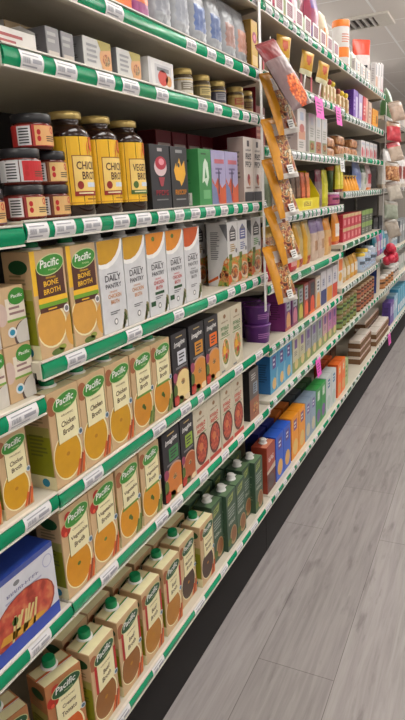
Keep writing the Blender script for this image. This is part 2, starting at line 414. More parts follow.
# ------------------------------------------------------------------ generic printed boxes
@kind
def pbox(name, w, d, h, base, side, art):
    """printed box; base, side = colours, art = tuple of (shape, numbers..., colour)"""
    mb = MB(); mb.box(-d, 0, -w/2, w/2, 0, h, mat(base, .42), .001)
    a = front(mb, w, h)
    if side: left(mb, w, d, h).rect(.02, .01, .98, .99, mat(side, .45), 1); left(mb, w, d, h).lines(.2, .3, .8, .8, 8, mat([int(v*.7) for v in side], .5), 2)
    for L, it in enumerate(art):
        n = it[0]; M_ = it[-1] if not isinstance(it[-1], tuple) else mat(it[-1], .42)
        if isinstance(it[-1], str): M_ = FOOD[it[-1]]
        if n == 'r': a.rect(*it[1:5], M_, L+1)
        elif n == 'e': a.ell(*it[1:5], M_, L+1)
        elif n == 't': a.text(it[1], *it[2:6], M_, L+1)
        elif n == 'g': a.glyphs(*it[1:5], it[5], M_, L+1, len(art))
        elif n == 'l': a.lines(*it[1:5], it[5], M_, L+1, 3)
        elif n == 'p': a.poly(it[1], M_, L+1)
        elif n == 'b': a.barcode(*it[1:5], L+1)
    return mb.build(name)
FOOD = {'stew': STEW, 'nood': NOOD, 'salad': SALAD, 'bean': GRAINF, 'pastry': PASTRY}
@kind
def tray_box():
    """white open-front display tray"""
    w, d, h = .1, .09, .052
    mb = MB(); W_ = mat((216, 212, 206), .5)
    mb.box(-.002, 0, -w/2, w/2, 0, h*.62, W_); mb.box(-d, -d+.002, -w/2, w/2, 0, h, W_); mb.box(-d, 0, -w/2, w/2, 0, .002, W_)
    for s in (-1, 1):
        y = s*(w/2-.001); mb.add([(0, y, 0), (-d, y, 0), (-d, y, h), (-.03, y, h), (0, y, h*.7)], [(0, 1, 2, 3, 4)], W_)
        mb.add([(0, y+.001*s, 0), (-d, y+.001*s, 0), (-d, y+.001*s, h), (-.03, y+.001*s, h), (0, y+.001*s, h*.7)], [(4, 3, 2, 1, 0)], W_)
    a = front(mb, w, h*.62); a.lines(.1, .2, .7, .8, 2, mat((170, 90, 90), .5), 1)
    return mb.build('display_tray')
@kind
def sample_tray():
    w, d, h = .122, .07, .066
    mb = MB(); W_ = mat((222, 220, 218), .5)
    mb.box(-d, 0, -w/2, w/2, 0, h, W_, .001); a = front(mb, w, h)
    a.rect(.24, .2, .9, .84, mat((196, 194, 196), .5), 1); a.ell(.55, .42, .2, .14, mat((200, 70, 60), .5), 2); a.ell(.78, .36, .12, .1, mat((214, 150, 90), .5), 2); a.rect(.32, .62, .8, .75, GREY, 2)
    a.poly([(0, 1), (.06, 1), (.13, .12), (0, .0)], mat((206, 204, 204), .5), 3)
    return mb.build('display_tray')

@kind
def noodle_box():
    w, d, h = .264, .1, .158
    mb = MB(); B_ = mat((38, 62, 140), .4); mb.box(-d, 0, -w/2, w/2, 0, h, B_, .0015); a = front(mb, w, h)
    a.rect(.0, .17, 1, .93, mat((206, 206, 212), .42), 1)
    a.ell(.66, .36, .31, .20, mat((150, 60, 40), .4), 2, .06); a.ell(.66, .37, .295, .188, foodmat('tomato_soup_print', [(150, 52, 36), (190, 76, 56), (206, 120, 80)], 40), 3, .06)
    for k in range(7): a.poly([(.50+.035*k, .14+.06*(k % 3)), (.52+.035*k, .13+.06*(k % 3)), (.58+.035*k, .46-.03*(k % 2)), (.56+.035*k, .47-.03*(k % 2))], mat((214, 196, 130), .45), 4)
    a.poly([(.40, .24), (.78, .13), (.86, .2), (.8, .24), (.44, .32)], mat((206, 150, 50), .45), 4); a.ell(.56, .40, .03, .03, HERB, 4)
    a.rect(0, 0, 1, .17, mat((48, 74, 170), .4), 5); a.glyphs(.52, .73, .84, .77, 9, mat((120, 120, 150), .5), 2); a.lines(.50, .60, .88, .70, 2, mat((170, 170, 190), .5), 2)
    a.ell(.62, .84, .03, .018, GREY, 2); a.ell(.93, .80, .05, .05, mat((170, 172, 196), .5), 2); a.ell(.93, .80, .042, .042, mat((206, 206, 212), .5), 3)
    a.rect(0, .93, 1, 1, mat((70, 84, 150), .4), 2)
    return mb.build('noodle_soup_box')
@kind
def tea_box():
    w, d, h = .082, .08, .152
    G = mat((62, 140, 78), .42); mb = MB(); mb.box(-d, 0, -w/2, w/2, 0, h, G, .001); a = front(mb, w, h)
    a.poly([(.24, .40), (.36, .74), (.52, .84), (.72, .76), (.8, .5), (.6, .34), (.42, .44)], mat((206, 224, 206), .45), 2); a.poly([(.44, .48), (.52, .68), (.62, .5)], G, 3)
    a.rect(.3, .12, .86, .28, mat((110, 176, 120), .45), 2); a.rect(.2, .9, .6, .93, DGREEN, 2)
    s = left(mb, w, d, h); s.barcode(.1, .02, .7, .24); s.ell(.42, .63, .1, .08, DGREEN, 1); s.lines(.2, .32, .7, .5, 3, mat((50, 120, 66), .5), 1); s.lines(.3, .76, .8, .84, 1, DGREEN, 1)
    return mb.build('tea_box')

# ------------------------------------------------------------------ jars, bottles, tubs
@kind
def bottle(word, c2):
    r, h = .0455, .197
    e = thing('broth_bottle')
    G = mat((40, 20, 14), .12, 0, 0); b = MB()
    b.lathe([(r*.9, 0), (r, .006), (r, .152), (r*.97, .160), (r*.72, .171), (r*.62, .175), (r*.62, .184)], G, seg=32); b.build('bottle_body', e)
    b = MB(); b.lathe([(r*.68, .1835), (r*.72, .185), (r*.72, .196), (r*.66, .198)], GOLD, seg=28); b.build('lid', e)
    b = MB(); a = wrap(b, r, .022, .128, 2.9, turn=-.22)
    a.rect(0, 0, 1, 1, YEL, 0); a.rect(0, .02, 1, .04, mat((206, 150, 30), .5), 1)
    a.ell(.72, .83, .15, .2, mat((220, 110, 40), .45), 1); a.ell(.70, .90, .07, .11, mat((206, 76, 40), .45), 2)
    a.rect(.30, .14, .92, .73, mat((150, 90, 40), .5), 2); a.rect(.315, .155, .905, .715, mat((240, 206, 118), .45), 3)
    a.text(word, .36, .52, .88, .64, BROWN, 4); a.text('BROTH', .44, .37, .82, .49, BROWN, 4)
    a.rect(.30, .13, .92, .20, mat(c2, .45), 5); a.lines(.36, .15, .8, .19, 1, CREAM, 6); a.ell(.40, .29, .05, .06, mat(c2, .45), 5); a.rect(.52, .26, .86, .33, mat((206, 214, 226), .5), 5)
    a.lines(.5, .06, .9, .10, 1, mat((170, 110, 30), .5), 2)
    b.build('label', e); return e
@kind
def jar(lab, back):
    r, h = .036, .0605
    e = thing('sauce_jar'); b = MB()
    b.lathe([(r*.9, 0), (r, .004), (r, .041), (r*.93, .0455), (r*.9, .046)], mat((96, 34, 26), .15), seg=28); b.build('jar_body', e)
    b = MB(); b.lathe([(r*.98, .045), (r, .047), (r, .059), (r*.95, .0605)], BLACK, seg=32); b.build('lid', e)
    b = MB(); a = wrap(b, r, .005, .036, 3.3, turn=-.75)
    a.rect(0, 0, 1, 1, mat(back, .45), 0); a.rect(.5, .04, .97, .96, mat(lab, .45), 1)
    a.rect(.22, .05, .44, .95, mat((222, 220, 220), .5), 1)
    for k in range(6): a.rect(.25, .14+.13*k, .41, .20+.13*k, INK, 2)
    a.lines(.68, .2, .92, .5, 3, DINK, 2); a.ell(.56, .65, .03, .04, RED, 2); a.ell(.56, .35, .03, .04, RED, 2); a.ell(.82, .75, .05, .05, RED, 2)
    b.build('label', e); return e
@kind
def relish(lab, inkc, r=.028, h=.075):
    e = thing('condiment_jar'); b = MB()
    b.lathe([(r*.92, 0), (r, .004), (r, h*.74), (r*.9, h*.80), (r*.86, h*.81)], mat((92, 78, 56), .15), seg=24); b.build('jar_body', e)
    b = MB(); b.lathe([(r*.93, h*.80), (r*.96, h*.82), (r*.96, h*.97), (r*.88, h)], GOLD, seg=24); b.build('lid', e)
    b = MB(); a = wrap(b, r, h*.12, h*.56, 3.0, turn=-.6); a.rect(0, 0, 1, 1, mat(lab, .45), 0); a.rect(0, .86, 1, .93, GOLD, 1); a.rect(0, .06, 1, .12, GOLD, 1)
    a.rect(.3, .3, .8, .75, mat(inkc, .45), 1); a.lines(.36, .38, .74, .7, 3, mat(lab, .5), 2); b.build('label', e); return e
@kind
def bowl():
    r, h = .052, .074
    e = thing('popcorn_tub'); P = mat((92, 36, 120), .3); b = MB()
    b.lathe([(r*.82, 0), (r*.86, .003), (r*.985, h-.008), (r*1.0, h-.007)], P, seg=32); b.build('tub', e)
    b = MB(); b.lathe([(r*1.03, h-.007), (r*1.04, h-.003), (r*1.0, h-.001), (r*.9, h)], mat((116, 62, 140), .22), seg=32); b.build('lid', e)
    b = MB(); a = wrap(b, r*.985, .014, .036, 2.6, turn=-.5); a.ell(.86, .62, .05, .05, mat((232, 216, 170), .5), 1); a.ell(.90, .45, .045, .05, mat((236, 226, 190), .5), 2); a.ell(.83, .45, .04, .045, mat((226, 206, 150), .5), 2); a.lines(.25, .2, .7, .8, 3, mat((170, 110, 180), .5), 1); b.build('label', e); return e
@kind
def cupjar(body, lid, lab, r=.04, h=.09):
    e = thing('food_jar'); b = MB()
    b.lathe([(r*.9, 0), (r, .004), (r, h*.8), (r*.92, h*.86)], mat(body, .2), seg=20); b.build('jar_body', e)
    b = MB(); b.lathe([(r*.96, h*.855), (r*.98, h*.87), (r*.98, h*.98), (r*.9, h)], mat(lid, .35), seg=20); b.build('lid', e)
    b = MB(); a = wrap(b, r, h*.15, h*.55, 2.8, turn=-.6); a.rect(0, 0, 1, 1, mat(lab, .45), 0); a.rect(.3, .5, .8, .8, mat([int(v*.5) for v in lab], .5), 1); a.ell(.55, .3, .1, .08, STEW, 1); b.build('label', e); return e
@kind
def sqbottle(body, capc):
    w, h = .036, .13
    e = thing('seasoning_bottle'); b = MB(); b.box(-w, 0, -w/2, w/2, 0, h*.7, mat(body, .3), .006)
    b.lathe([(.015, h*.7), (.011, h*.78)], mat(body, .3), (-w/2, 0), 14); a = front(b, w, h*.7); a.rect(.08, .15, .92, .75, mat((230, 214, 180), .5), 1); a.ell(.5, .45, .25, .25, mat((190, 90, 40), .5), 2); b.build('bottle_body', e)
    b = MB(); b.ball((-w/2, 0, h*.85), .0175, mat(capc, .35), (1, 1, .9)); b.build('cap', e); return e
@kind
def canister():
    r, h = .044, .235
    e = thing('snack_canister'); O = mat((240, 128, 34), .4); W_ = mat((226, 222, 220), .4); b = MB()
    b.lathe([(r*.96, 0), (r, .003), (r, h-.03)], W_, seg=32); b.build('tube', e)
    b = MB(); b.lathe([(r*1.03, h-.032), (r*1.03, h-.004), (r*.97, h)], O, seg=32); b.build('lid', e)
    b = MB(); a = wrap(b, r, .004, h-.038, 3.0, turn=-.6); a.rect(.0, .0, 1, .12, O, 0); a.rect(.2, .28, .75, .52, O, 0); a.lines(.3, .62, .75, .85, 4, mat((214, 150, 130), .5), 0); a.ell(.5, .2, .14, .14, mat((206, 206, 200), .4), 1); b.build('label', e); return e

# ------------------------------------------------------------------ bags
def bagmat(c, rough=.28): return mat(c, rough, 0, .12)
@kind
def pouch(name, w, h, t, c0, c1, c2, style, base=0):
    A, B, C = [FOOD[c] if isinstance(c, str) else bagmat(c) for c in (c0, c1, c2)]
    def fn(u, v, s):
        if style == 'strip': return B if u < .30 else (C if (v < .22 and s > 0) else A)      # coloured left edge, food photo, white foot
        if style == 'window': return B if v > .78 else (C if (((u-.5)/.36)**2+((v-.36)/.30)**2 < 1) else A)
        if style == 'panel': return B if (.16 < u < .84 and .26 < v < .66) else (C if v < .12 else A)
        if style == 'top': return B if v > .72 else (C if (.25 < u < .75 and .25 < v < .5) else A)
        if style == 'edge': return C if (u < .16 or u > .9) else (B if .35 < v < .6 else A)
        return A
    mb = MB(); mb.pouch(w, h, t, fn, base=base, nu=14, nv=20, x=-t/2 if base else 0, wob=.0032 if name == 'stand_up_pouch' else .0016)
    o = mb.build(name)
    b = MB(); b.box(-t/2-.0012 if base else -.0012, -t/2+.0012 if base else .0012, -w*.47, w*.47, h-.012, h+.004, B if style in ('window', 'top') else A); b.build('top_seal', o)
    return o
@kind
def hang_bag(top_c, photo):
    """bag hanging from its top seal: origin at the top, body below"""
    w, h, t = .09, .19, .026
    A = FOOD[photo]; Y_ = bagmat(top_c); W_ = bagmat((214, 206, 198)); D_ = bagmat((150, 110, 92))
    def fn(u, v, s):
        if u < .22+.16*v: return Y_
        if v > .90: return Y_
        if v < .08: return W_
        if s < 0: return W_
        return A if (((u-.66)/.40)**2+((v-.38)/.36)**2) < 1 else (W_ if v > .7 else D_)
    mb = MB(); mb.pouch(w, h, t, fn, nu=16, nv=24, wob=.0012)
    mb.v = [(x, y, z-h) for x, y, z in mb.v]
    o = mb.build('snack_bag')
    b = MB(); a = Art(b, w, h, lambda u, v, n: (.0165+n, u-w/2, v-h)); a.rect(.40, .05, .68, .20, WHITE, 1); a.lines(.43, .07, .64, .18, 3, GREY, 2)
    b.build('price_sticker', o)
    b = MB(); b.box(-.001, .001, -w*.46, w*.46, -.004, .006, Y_); b.build('top_seal', o)
    return o
@kind
def red_hang_bag():
    w, h, t = .1, .215, .03
    R_ = bagmat((118, 6, 18)); G_ = bagmat((124, 100, 100)); W_ = bagmat((192, 182, 182))
    def fn(u, v, s):
        if v > .74: return R_
        if u > .90: return W_
        if (((u-.58)/.34)**2+((v-.24)/.24)**2) < 1 and s > 0: return NOOD
        return G_
    mb = MB(); mb.pouch(w, h, t, fn, nu=18, nv=28, wob=.0012); mb.v = [(x, y, z-h) for x, y, z in mb.v]
    o = mb.build('snack_bag')
    b = MB(); b.box(-.001, .001, -w*.46, w*.46, -.004, .006, R_); b.build('top_seal', o); return o
@kind
def clear_bag(content, card, w=.11, h=.15):
    mb = MB(); C_ = FOOD[content] if isinstance(content, str) else bagmat(content); K_ = bagmat(card)
    mb.pouch(w, h, .045, lambda u, v, s: K_ if v > .74 else C_, nu=12, nv=16, wob=.003); mb.v = [(x, y, z-h) for x, y, z in mb.v]
    o = mb.build('bulk_bag'); b = MB(); b.box(-.0015, .0015, -w*.4, w*.4, -.02, .01, K_); b.build('header_card', o); return o

# ------------------------------------------------------------------ setting
def floor_mat():
    m = bpy.data.materials.new('plank_floor'); m.use_nodes = True; nt = m.node_tree; b = nt.nodes['Principled BSDF']
    L = nt.links.new; N = nt.nodes.new
    tc = N('ShaderNodeTexCoord'); sp = N('ShaderNodeSeparateXYZ'); cb = N('ShaderNodeCombineXYZ'); mp = N('ShaderNodeMapping'); mp.inputs['Location'].default_value = (-1.035, .335, 0)
    L(tc.outputs['Object'], sp.inputs[0]); L(sp.outputs['Y'], cb.inputs['X']); L(sp.outputs['X'], cb.inputs['Y']); L(cb.outputs[0], mp.inputs['Vector'])
    br = N('ShaderNodeTexBrick'); br.inputs['Scale'].default_value = 1; br.offset = .66; br.inputs['Brick Width'].default_value = 1.22; br.inputs['Row Height'].default_value = .24
    br.inputs['Mortar Size'].default_value = .0011; br.inputs['Mortar Smooth'].default_value = .3; br.inputs['Bias'].default_value = 0
    br.inputs['Color1'].default_value = (*lin((163, 157, 156)), 1); br.inputs['Color2'].default_value = (*lin((149, 143, 142)), 1); br.inputs['Mortar'].default_value = (*lin((104, 97, 95)), 1)
    L(mp.outputs[0], br.inputs['Vector'])
    st = N('ShaderNodeMapping'); st.inputs['Scale'].default_value = (16, .9, 1); L(tc.outputs['Object'], st.inputs['Vector'])
    n1 = N('ShaderNodeTexNoise'); n1.inputs['Scale'].default_value = 3.2; n1.inputs['Detail'].default_value = 7; n1.inputs['Roughness'].default_value = .62; n1.inputs['Distortion'].default_value = .5; L(st.outputs[0], n1.inputs['Vector'])
    r1 = N('ShaderNodeValToRGB'); r1.color_ramp.elements[0].position = .27; r1.color_ramp.elements[0].color = (.66, .64, .63, 1); r1.color_ramp.elements[1].position = .62; r1.color_ramp.elements[1].color = (1.06, 1.05, 1.04, 1)
    L(n1.outputs['Fac'], r1.inputs[0])
    st2 = N('ShaderNodeMapping'); st2.inputs['Scale'].default_value = (7, 1.6, 1); L(tc.outputs['Object'], st2.inputs['Vector'])
    n2 = N('ShaderNodeTexNoise'); n2.inputs['Scale'].default_value = 3.6; n2.inputs['Detail'].default_value = 4; L(st2.outputs[0], n2.inputs['Vector'])
    r2 = N('ShaderNodeValToRGB'); r2.color_ramp.elements[0].position = .28; r2.color_ramp.elements[0].color = (.52, .5, .49, 1); r2.color_ramp.elements[1].position = .40; r2.color_ramp.elements[1].color = (1, 1, 1, 1)
    L(n2.outputs['Fac'], r2.inputs[0])
    m1 = N('ShaderNodeMix'); m1.data_type = 'RGBA'; m1.blend_type = 'MULTIPLY'; m1.inputs[0].default_value = .8
    L(br.outputs['Color'], m1.inputs[6]); L(r1.outputs[0], m1.inputs[7])
    m2 = N('ShaderNodeMix'); m2.data_type = 'RGBA'; m2.blend_type = 'MULTIPLY'; m2.inputs[0].default_value = .6
    L(m1.outputs[2], m2.inputs[6]); L(r2.outputs[0], m2.inputs[7])
    L(m2.outputs[2], b.inputs['Base Color']); b.inputs['Roughness'].default_value = .45
    return m
def ceil_mat():
    m = bpy.data.materials.new('ceiling_tile'); m.use_nodes = True; nt = m.node_tree; b = nt.nodes['Principled BSDF']; L = nt.links.new; N = nt.nodes.new
    tc = N('ShaderNodeTexCoord'); mp = N('ShaderNodeMapping'); mp.inputs['Location'].default_value = (.095, .05, 0); L(tc.outputs['Object'], mp.inputs['Vector'])
    br = N('ShaderNodeTexBrick'); br.offset = 0; br.inputs['Scale'].default_value = 1; br.inputs['Brick Width'].default_value = .61; br.inputs['Row Height'].default_value = 1.22
    br.inputs['Mortar Size'].default_value = .014; br.inputs['Color1'].default_value = (*lin((232, 225, 217)), 1); br.inputs['Color2'].default_value = (*lin((229, 222, 214)), 1); br.inputs['Mortar'].default_value = (*lin((252, 250, 246)), 1)
    L(mp.outputs[0], br.inputs['Vector']); L(br.outputs['Color'], b.inputs['Base Color']); b.inputs['Roughness'].default_value = .9
    return m
ZF = -.11
b = MB(); b.box(-4.5, 6.5, -4, 17, ZF-.05, ZF, floor_mat()); tag(b.build('floor'), kind='structure')
CZ = 3.3
b = MB(); b.box(-4.5, 6.5, -4, 17, CZ, CZ+.05, ceil_mat()); tag(b.build('ceiling'), kind='structure')
b = MB(); b.box(-4.5, 6.5, 17, 17.1, ZF, CZ, mat((196, 188, 178), .8)); tag(b.build('wall_back'), kind='structure')
# ceiling vent
vt = thing('ceiling_vent', (-.86, 8.3, CZ))
tag(vt, 'white square air vent with dark slats in the ceiling above the shelves', 'vent')
b = MB(); VM = mat((226, 220, 208), .5)
for x0, x1, y0, y1 in ((-.30, .30, -.30, -.22), (-.30, .30, .22, .30), (-.30, -.26, -.22, .22), (.12, .30, -.22, .22)): b.box(x0, x1, y0, y1, -.03, -.001, VM, .004)
b.build('frame', vt)
b = MB(); b.box(-.26, .12, -.22, .22, -.004, -.001, mat((84, 78, 72), .7)); b.build('duct_opening', vt)
for k in range(5):
    b = MB(); b.box(-.006, .006, -.22, .22, -.022, .012, mat((190, 184, 176), .5)); o = b.build('slat', vt); o.location = (-.24+.08*k, 0, -.018); o.rotation_euler = (0, .7, 0)

# ------------------------------------------------------------------ gondola bays and shelves
BAY = {'A': (-.43, .79), 'B': (.79, 2.01), 'C': (2.01, 3.23), 'D': (3.23, 4.45), 'E': (4.45, 5.67), 'F': (5.67, 6.89)}
DEPTH = .43
KICK = mat((20, 15, 13), .9); BACKM = mat((44, 36, 30), .6)
BNAME = {'A': 'at the near left edge of the aisle', 'B': 'holding the broth cartons', 'C': 'right after the broth cartons', 'D': 'fourth along the aisle', 'E': 'holding bulk bags at the far end', 'F': 'last and farthest along the aisle'}
for k, (y0, y1) in BAY.items():
    g = thing('gondola_bay', (-.2, (y0+y1)/2, ZF)); tag(g, 'metal shelving frame with dark back panel, bay '+BNAME[k], 'shelving', 'gondola shelving frames')
    w = y1-y0; H = 2.36 if k in 'AB' else 2.1
    b = MB(); b.box(-DEPTH+.17, -DEPTH+.2, -w/2+.02, w/2-.02, .1, H, BACKM); b.build('back_panel', g)
    for s in (-1, 1):
        b = MB(); b.box(-DEPTH+.17, -DEPTH+.215, s*(w/2-.0105)-.0095, s*(w/2-.0105)+.0095, .0, H, METAL); 
        for q in range(int(H/.05)): b.box(-DEPTH+.215, -DEPTH+.2155, s*(w/2-.0105)-.003, s*(w/2-.0105)+.003, .03+.05*q, .055+.05*q, BLACK)
        b.build('upright', g)
    b = MB(); b.box(.165, .175, -w/2+.001, w/2-.001, 0, .104-ZF, KICK); b.build('kick_plate', g)
TAGW = {}
def tag_mesh():
    if 'm' in TAGW: return TAGW['m'].copy()
    mb = MB(); W = .05; nseg = 6
    def mp(u, v, n):
        t = v/.028; return (.0016+.0055*math.sin(PI*(.06+.88*t))+n, u-W/2, .0035+v)
    a = Art(mb, W, .028, mp)
    def strip(u0, v0, u1, v1, m, L):
        for k in range(nseg):
            a.poly([(u0, v0+(v1-v0)*k/nseg), (u1, v0+(v1-v0)*k/nseg), (u1, v0+(v1-v0)*(k+1)/nseg), (u0, v0+(v1-v0)*(k+1)/nseg)], m, L)
    T_ = mat((226, 224, 224), .35); G_ = mat((160, 160, 166), .5)
    strip(0, 0, 1, 1, T_, 3)
    for k in range(7): strip(.10+.045*k, .30, .125+.045*k+.01*(k % 2), .62, G_, 4)
    strip(.08, .12, .7, .2, G_, 4); strip(.5, .36, .9, .6, G_, 4); strip(.1, .74, .8, .82, G_, 4)
    me = mb.build('price_tag'); TAGW['m'] = me; return me
def shelf(bay, zb, tags, label, depth=DEPTH, dark=False, group='gondola shelves'):
    y0, y1 = BAY[bay]; w = y1-y0; g = thing('shelf', (0, (y0+y1)/2, zb)); tag(g, label, 'shelf', group); c = (y0+y1)/2
    e = .002
    b = MB(); b.box(-depth+.018, -.002, -w/2+e, w/2-e, .014, .034, SHELFM, .001)
    b.box(-.012, -.002, -w/2+e, w/2-e, .002, .015, SHELFM)
    b.build('shelf_panel', g)
    for s in (-1, 1):
        b = MB(); y = s*(w/2-.006)
        P = [(-depth+.018, -.055), (-depth+.018, .013), (-.02, .013), (-.02, .003), (-.2, -.02)]
        vs = [(x, y-.0015, z) for x, z in P]+[(x, y+.0015, z) for x, z in P]; n = 5
        b.add(vs, [tuple(range(n)), tuple(range(n, 2*n))[::-1]]+[(i, i+n, (i+1) % n+n, (i+1) % n) for i in range(n)], METAL); b.build('bracket', g)
    # price rail: C-shaped channel with a rim above and below a bulging strip
    r = MB(); r.box(-.002, .001, -w/2+e, w/2-e, 0, .0365, RAILM); r.box(.001, .005, -w/2+e, w/2-e, .0335, .0365, RAILM); r.box(.001, .005, -w/2+e, w/2-e, 0, .003, RAILM)
    ro = r.build('price_rail', g)
    s = MB(); n = 8; vs = []
    for k in range(n+1):
        t = k/n; x = .0014+.0055*math.sin(PI*(.06+.88*t)); z = .0035+.0285*t
        vs += [(x, -w/2+e, z), (x, w/2-e, z)]
    fs = [(2*k, 2*k+1, 2*k+3, 2*k+2) for k in range(n)]
    vs += [(.001, -w/2+e, .0035), (.001, w/2-e, .0035), (.001, -w/2+e, .032), (.001, w/2-e, .032)]; q = 2*(n+1)
    fs += [(q, q+2, q+3, q+1), (0, q, q+1, 1), (2*n, 2*n+1, q+3, q+2)]
    fs += [tuple([q]+[2*k for k in range(n+1)]+[q+2])[::-1], tuple([q+1]+[2*k+1 for k in range(n+1)]+[q+3])]
    s.add(vs, fs, STRIPG if not dark else mat((150, 145, 138), .4), True); s.build('coloured_strip', ro)
    for a, bb in tags:
        a = max(a, y0+.004); bb = min(bb, y1-.004)
        if bb-a < .008: continue
        t = tag_mesh()
        if t is not TAGW['m']: COL.objects.link(t)
        t.parent = ro; t.location = (0, (a+bb)/2-c, 0); t.scale = (1, (bb-a)/.05, 1)
    return zb+.034
def auto(y0, y1, g, t, seed):
    r = random.Random(seed); out = []; y = y0+.03
    while y < y1-.02:
        L_ = t*r.uniform(.8, 1.15); out.append((y, min(y+L_, y1-.01))); y += L_+g*r.choice((.5, 1, 1, 1.7))
    return out

# ------------------------------------------------------------------ the shelves of each bay (height of the rail's lower edge)
TB = {
 'S1': [(0.79, 0.8973), (0.8987, 1.006), (1.095, 1.159), (1.443, 1.499), (1.565, 1.623), (1.684, 1.743), (1.821, 1.871), (1.932, 2.006)],
 'S2': [(0.83, 0.887), (0.919, 0.98), (1.044, 1.105), (1.134, 1.201), (1.275, 1.332), (1.494, 1.549), (1.595, 1.649), (1.722, 1.777), (1.809, 1.86), (1.877, 1.941), (1.955, 2.006)],
 'S3': [(0.795, 0.851), (0.867, 0.928), (0.953, 1.013), (1.056, 1.118), (1.147, 1.212), (1.245, 1.299), (1.33, 1.379), (1.419, 1.473), (1.511, 1.571), (1.613, 1.665), (1.711, 1.743), (1.785, 1.828), (1.873, 1.93), (1.969, 2.006)],
 'S4': [(0.859, 0.919), (1.07, 1.134), (1.291, 1.346), (1.495, 1.551), (1.64, 1.696), (1.746, 1.79), (1.854, 1.902), (1.932, 2.006)],
 'S5': [(0.868, 0.935), (1.147, 1.213), (1.295, 1.355), (1.399, 1.438), (1.486, 1.544), (1.671, 1.74), (1.863, 1.934)],
 'S6': [(0.887, 0.954), (1.127, 1.19), (1.206, 1.275), (1.383, 1.438), (1.542, 1.598), (1.674, 1.728), (1.834, 1.8753), (1.8767, 1.918), (1.984, 2.006)],
 'S7': [(0.883, 0.944), (1.055, 1.114), (1.302, 1.372), (1.493, 1.551), (1.63, 1.685), (1.764, 1.837), (1.925, 1.996)]}
A3 = shelf('A', 1.243, [(.2, .26)], 'shelf at left edge, level with the sauce jars, bare green rail')
A4 = shelf('A', .94, [(.62, .665), (.69, .765)], 'shelf at left edge under the stacked small soup cartons')
A5 = shelf('A', .745, [(.55, .60), (.693, .765)], 'shelf at left edge under the small chicken broth cartons')
A6 = shelf('A', .497, [(.52, .57), (.66, .72)], 'shelf at left edge under the blue soup box')
A7 = shelf('A', .107, [(.50, .55), (.6, .66), (.7, .75)], 'bottom shelf at left edge under the tomato soup cartons')
B0 = shelf('B', 1.87, auto(.79, 2.01, .05, .06, 1), 'highest shelf above the silver pouches, cut off by the top of the photo')
B1 = shelf('B', 1.658, TB['S1'], 'shelf carrying the silver pouches, pale green rail')
B2 = shelf('B', 1.523, TB['S2'], 'shelf carrying small white boxes and gold-lidded jars')
B3 = shelf('B', 1.249, TB['S3'], 'shelf carrying the yellow-labelled bottles, rail crowded with price tags')
B4 = shelf('B', 1.001, TB['S4'], 'shelf carrying the bone broth and white broth cartons')
B5 = shelf('B', .74, TB['S5'], 'shelf carrying the chicken broth cartons with yellow soup')
B6 = shelf('B', .497, TB['S6'], 'shelf carrying the vegetable broth cartons with orange soup')
B7 = shelf('B', .107, TB['S7'], 'bottom shelf carrying the green-capped beef broth cartons')
FRONTS.update({B4: -.007, B5: -.006, B6: -.006, B7: -.012})
C0 = shelf('C', 1.872, auto(2.01, 3.23, .05, .055, 2), 'top shelf right of the hanging bags, square cards above its rail')
C1 = shelf('C', 1.663, auto(2.01, 3.23, .03, .055, 3), 'shelf carrying the pink-edged cardboard trays')
C2 = shelf('C', 1.428, auto(2.01, 3.23, .02, .055, 4), 'shelf carrying tall white boxes right of the hanging bags')
C3 = shelf('C', 1.195, auto(2.01, 3.23, .02, .05, 5), 'shelf carrying the bright yellow display box')
C4 = shelf('C', .952, auto(2.01, 3.23, .16, .05, 6), 'shelf carrying gold grain bags and red packets')
C5 = shelf('C', .72, auto(2.01, 3.23, .05, .045, 7), 'shelf carrying the purple popcorn tubs')
C6 = shelf('C', .51, auto(2.01, 3.23, .06, .05, 8), 'shelf carrying the light blue pasta boxes')
C7 = shelf('C', .107, auto(2.01, 3.23, .06, .05, 9), 'bottom shelf carrying the royal blue and orange pasta boxes')
D0 = shelf('D', 1.872, auto(3.23, 4.45, .03, .055, 12), 'top shelf carrying the orange-lidded canister')
D1 = shelf('D', 1.645, auto(3.23, 4.45, .03, .055, 13), 'shelf carrying the tall purple and red boxes')
D2 = shelf('D', 1.45, auto(3.23, 4.45, .1, .055, 14), 'shelf carrying the clear pastry packs')
D3 = shelf('D', 1.26, auto(3.23, 4.45, .02, .05, 15), 'shelf carrying the orange cone bags and a pale blue bag')
D4 = shelf('D', .985, auto(3.23, 4.45, .1, .05, 16), 'shelf carrying the double row of red packets')
D5 = shelf('D', .75, auto(3.23, 4.45, .03, .05, 17), 'shelf carrying pouches and black trays near the red rose bag')
D6 = shelf('D', .508, auto(3.23, 4.45, .06, .05, 18), 'shelf carrying green and brown jars')
D7 = shelf('D', .107, auto(3.23, 4.45, .06, .05, 19), 'bottom shelf carrying stacked brown cardboard trays')
E1 = shelf('E', 1.745, auto(4.45, 5.67, .3, .05, 21), 'upper far shelf carrying the green and white bags', dark=True)
E2 = shelf('E', 1.265, auto(4.45, 5.67, .2, .05, 22), 'middle far shelf carrying the black boxes and white bags', dark=True)
E5 = shelf('E', .77, auto(4.45, 5.67, .04, .05, 23), 'far shelf carrying white tubs and snack boxes')
E6 = shelf('E', .505, auto(4.45, 5.67, .04, .05, 24), 'far shelf carrying brown food tubs')
E7 = shelf('E', .107, auto(4.45, 5.67, .05, .05, 25), 'bottom far shelf carrying purple and light blue boxes')
F1 = shelf('F', 1.745, auto(5.67, 6.89, .3, .05, 31), 'upper shelf of the last bay with grey and white bags', dark=True)
F2 = shelf('F', 1.265, auto(5.67, 6.89, .3, .05, 32), 'middle shelf of the last bay with white bags', dark=True)
F5 = shelf('F', .77, auto(5.67, 6.89, .04, .05, 33), 'third shelf from the floor in the last bay')
F6 = shelf('F', .505, auto(5.67, 6.89, .04, .05, 34), 'second shelf from the floor in the last bay')
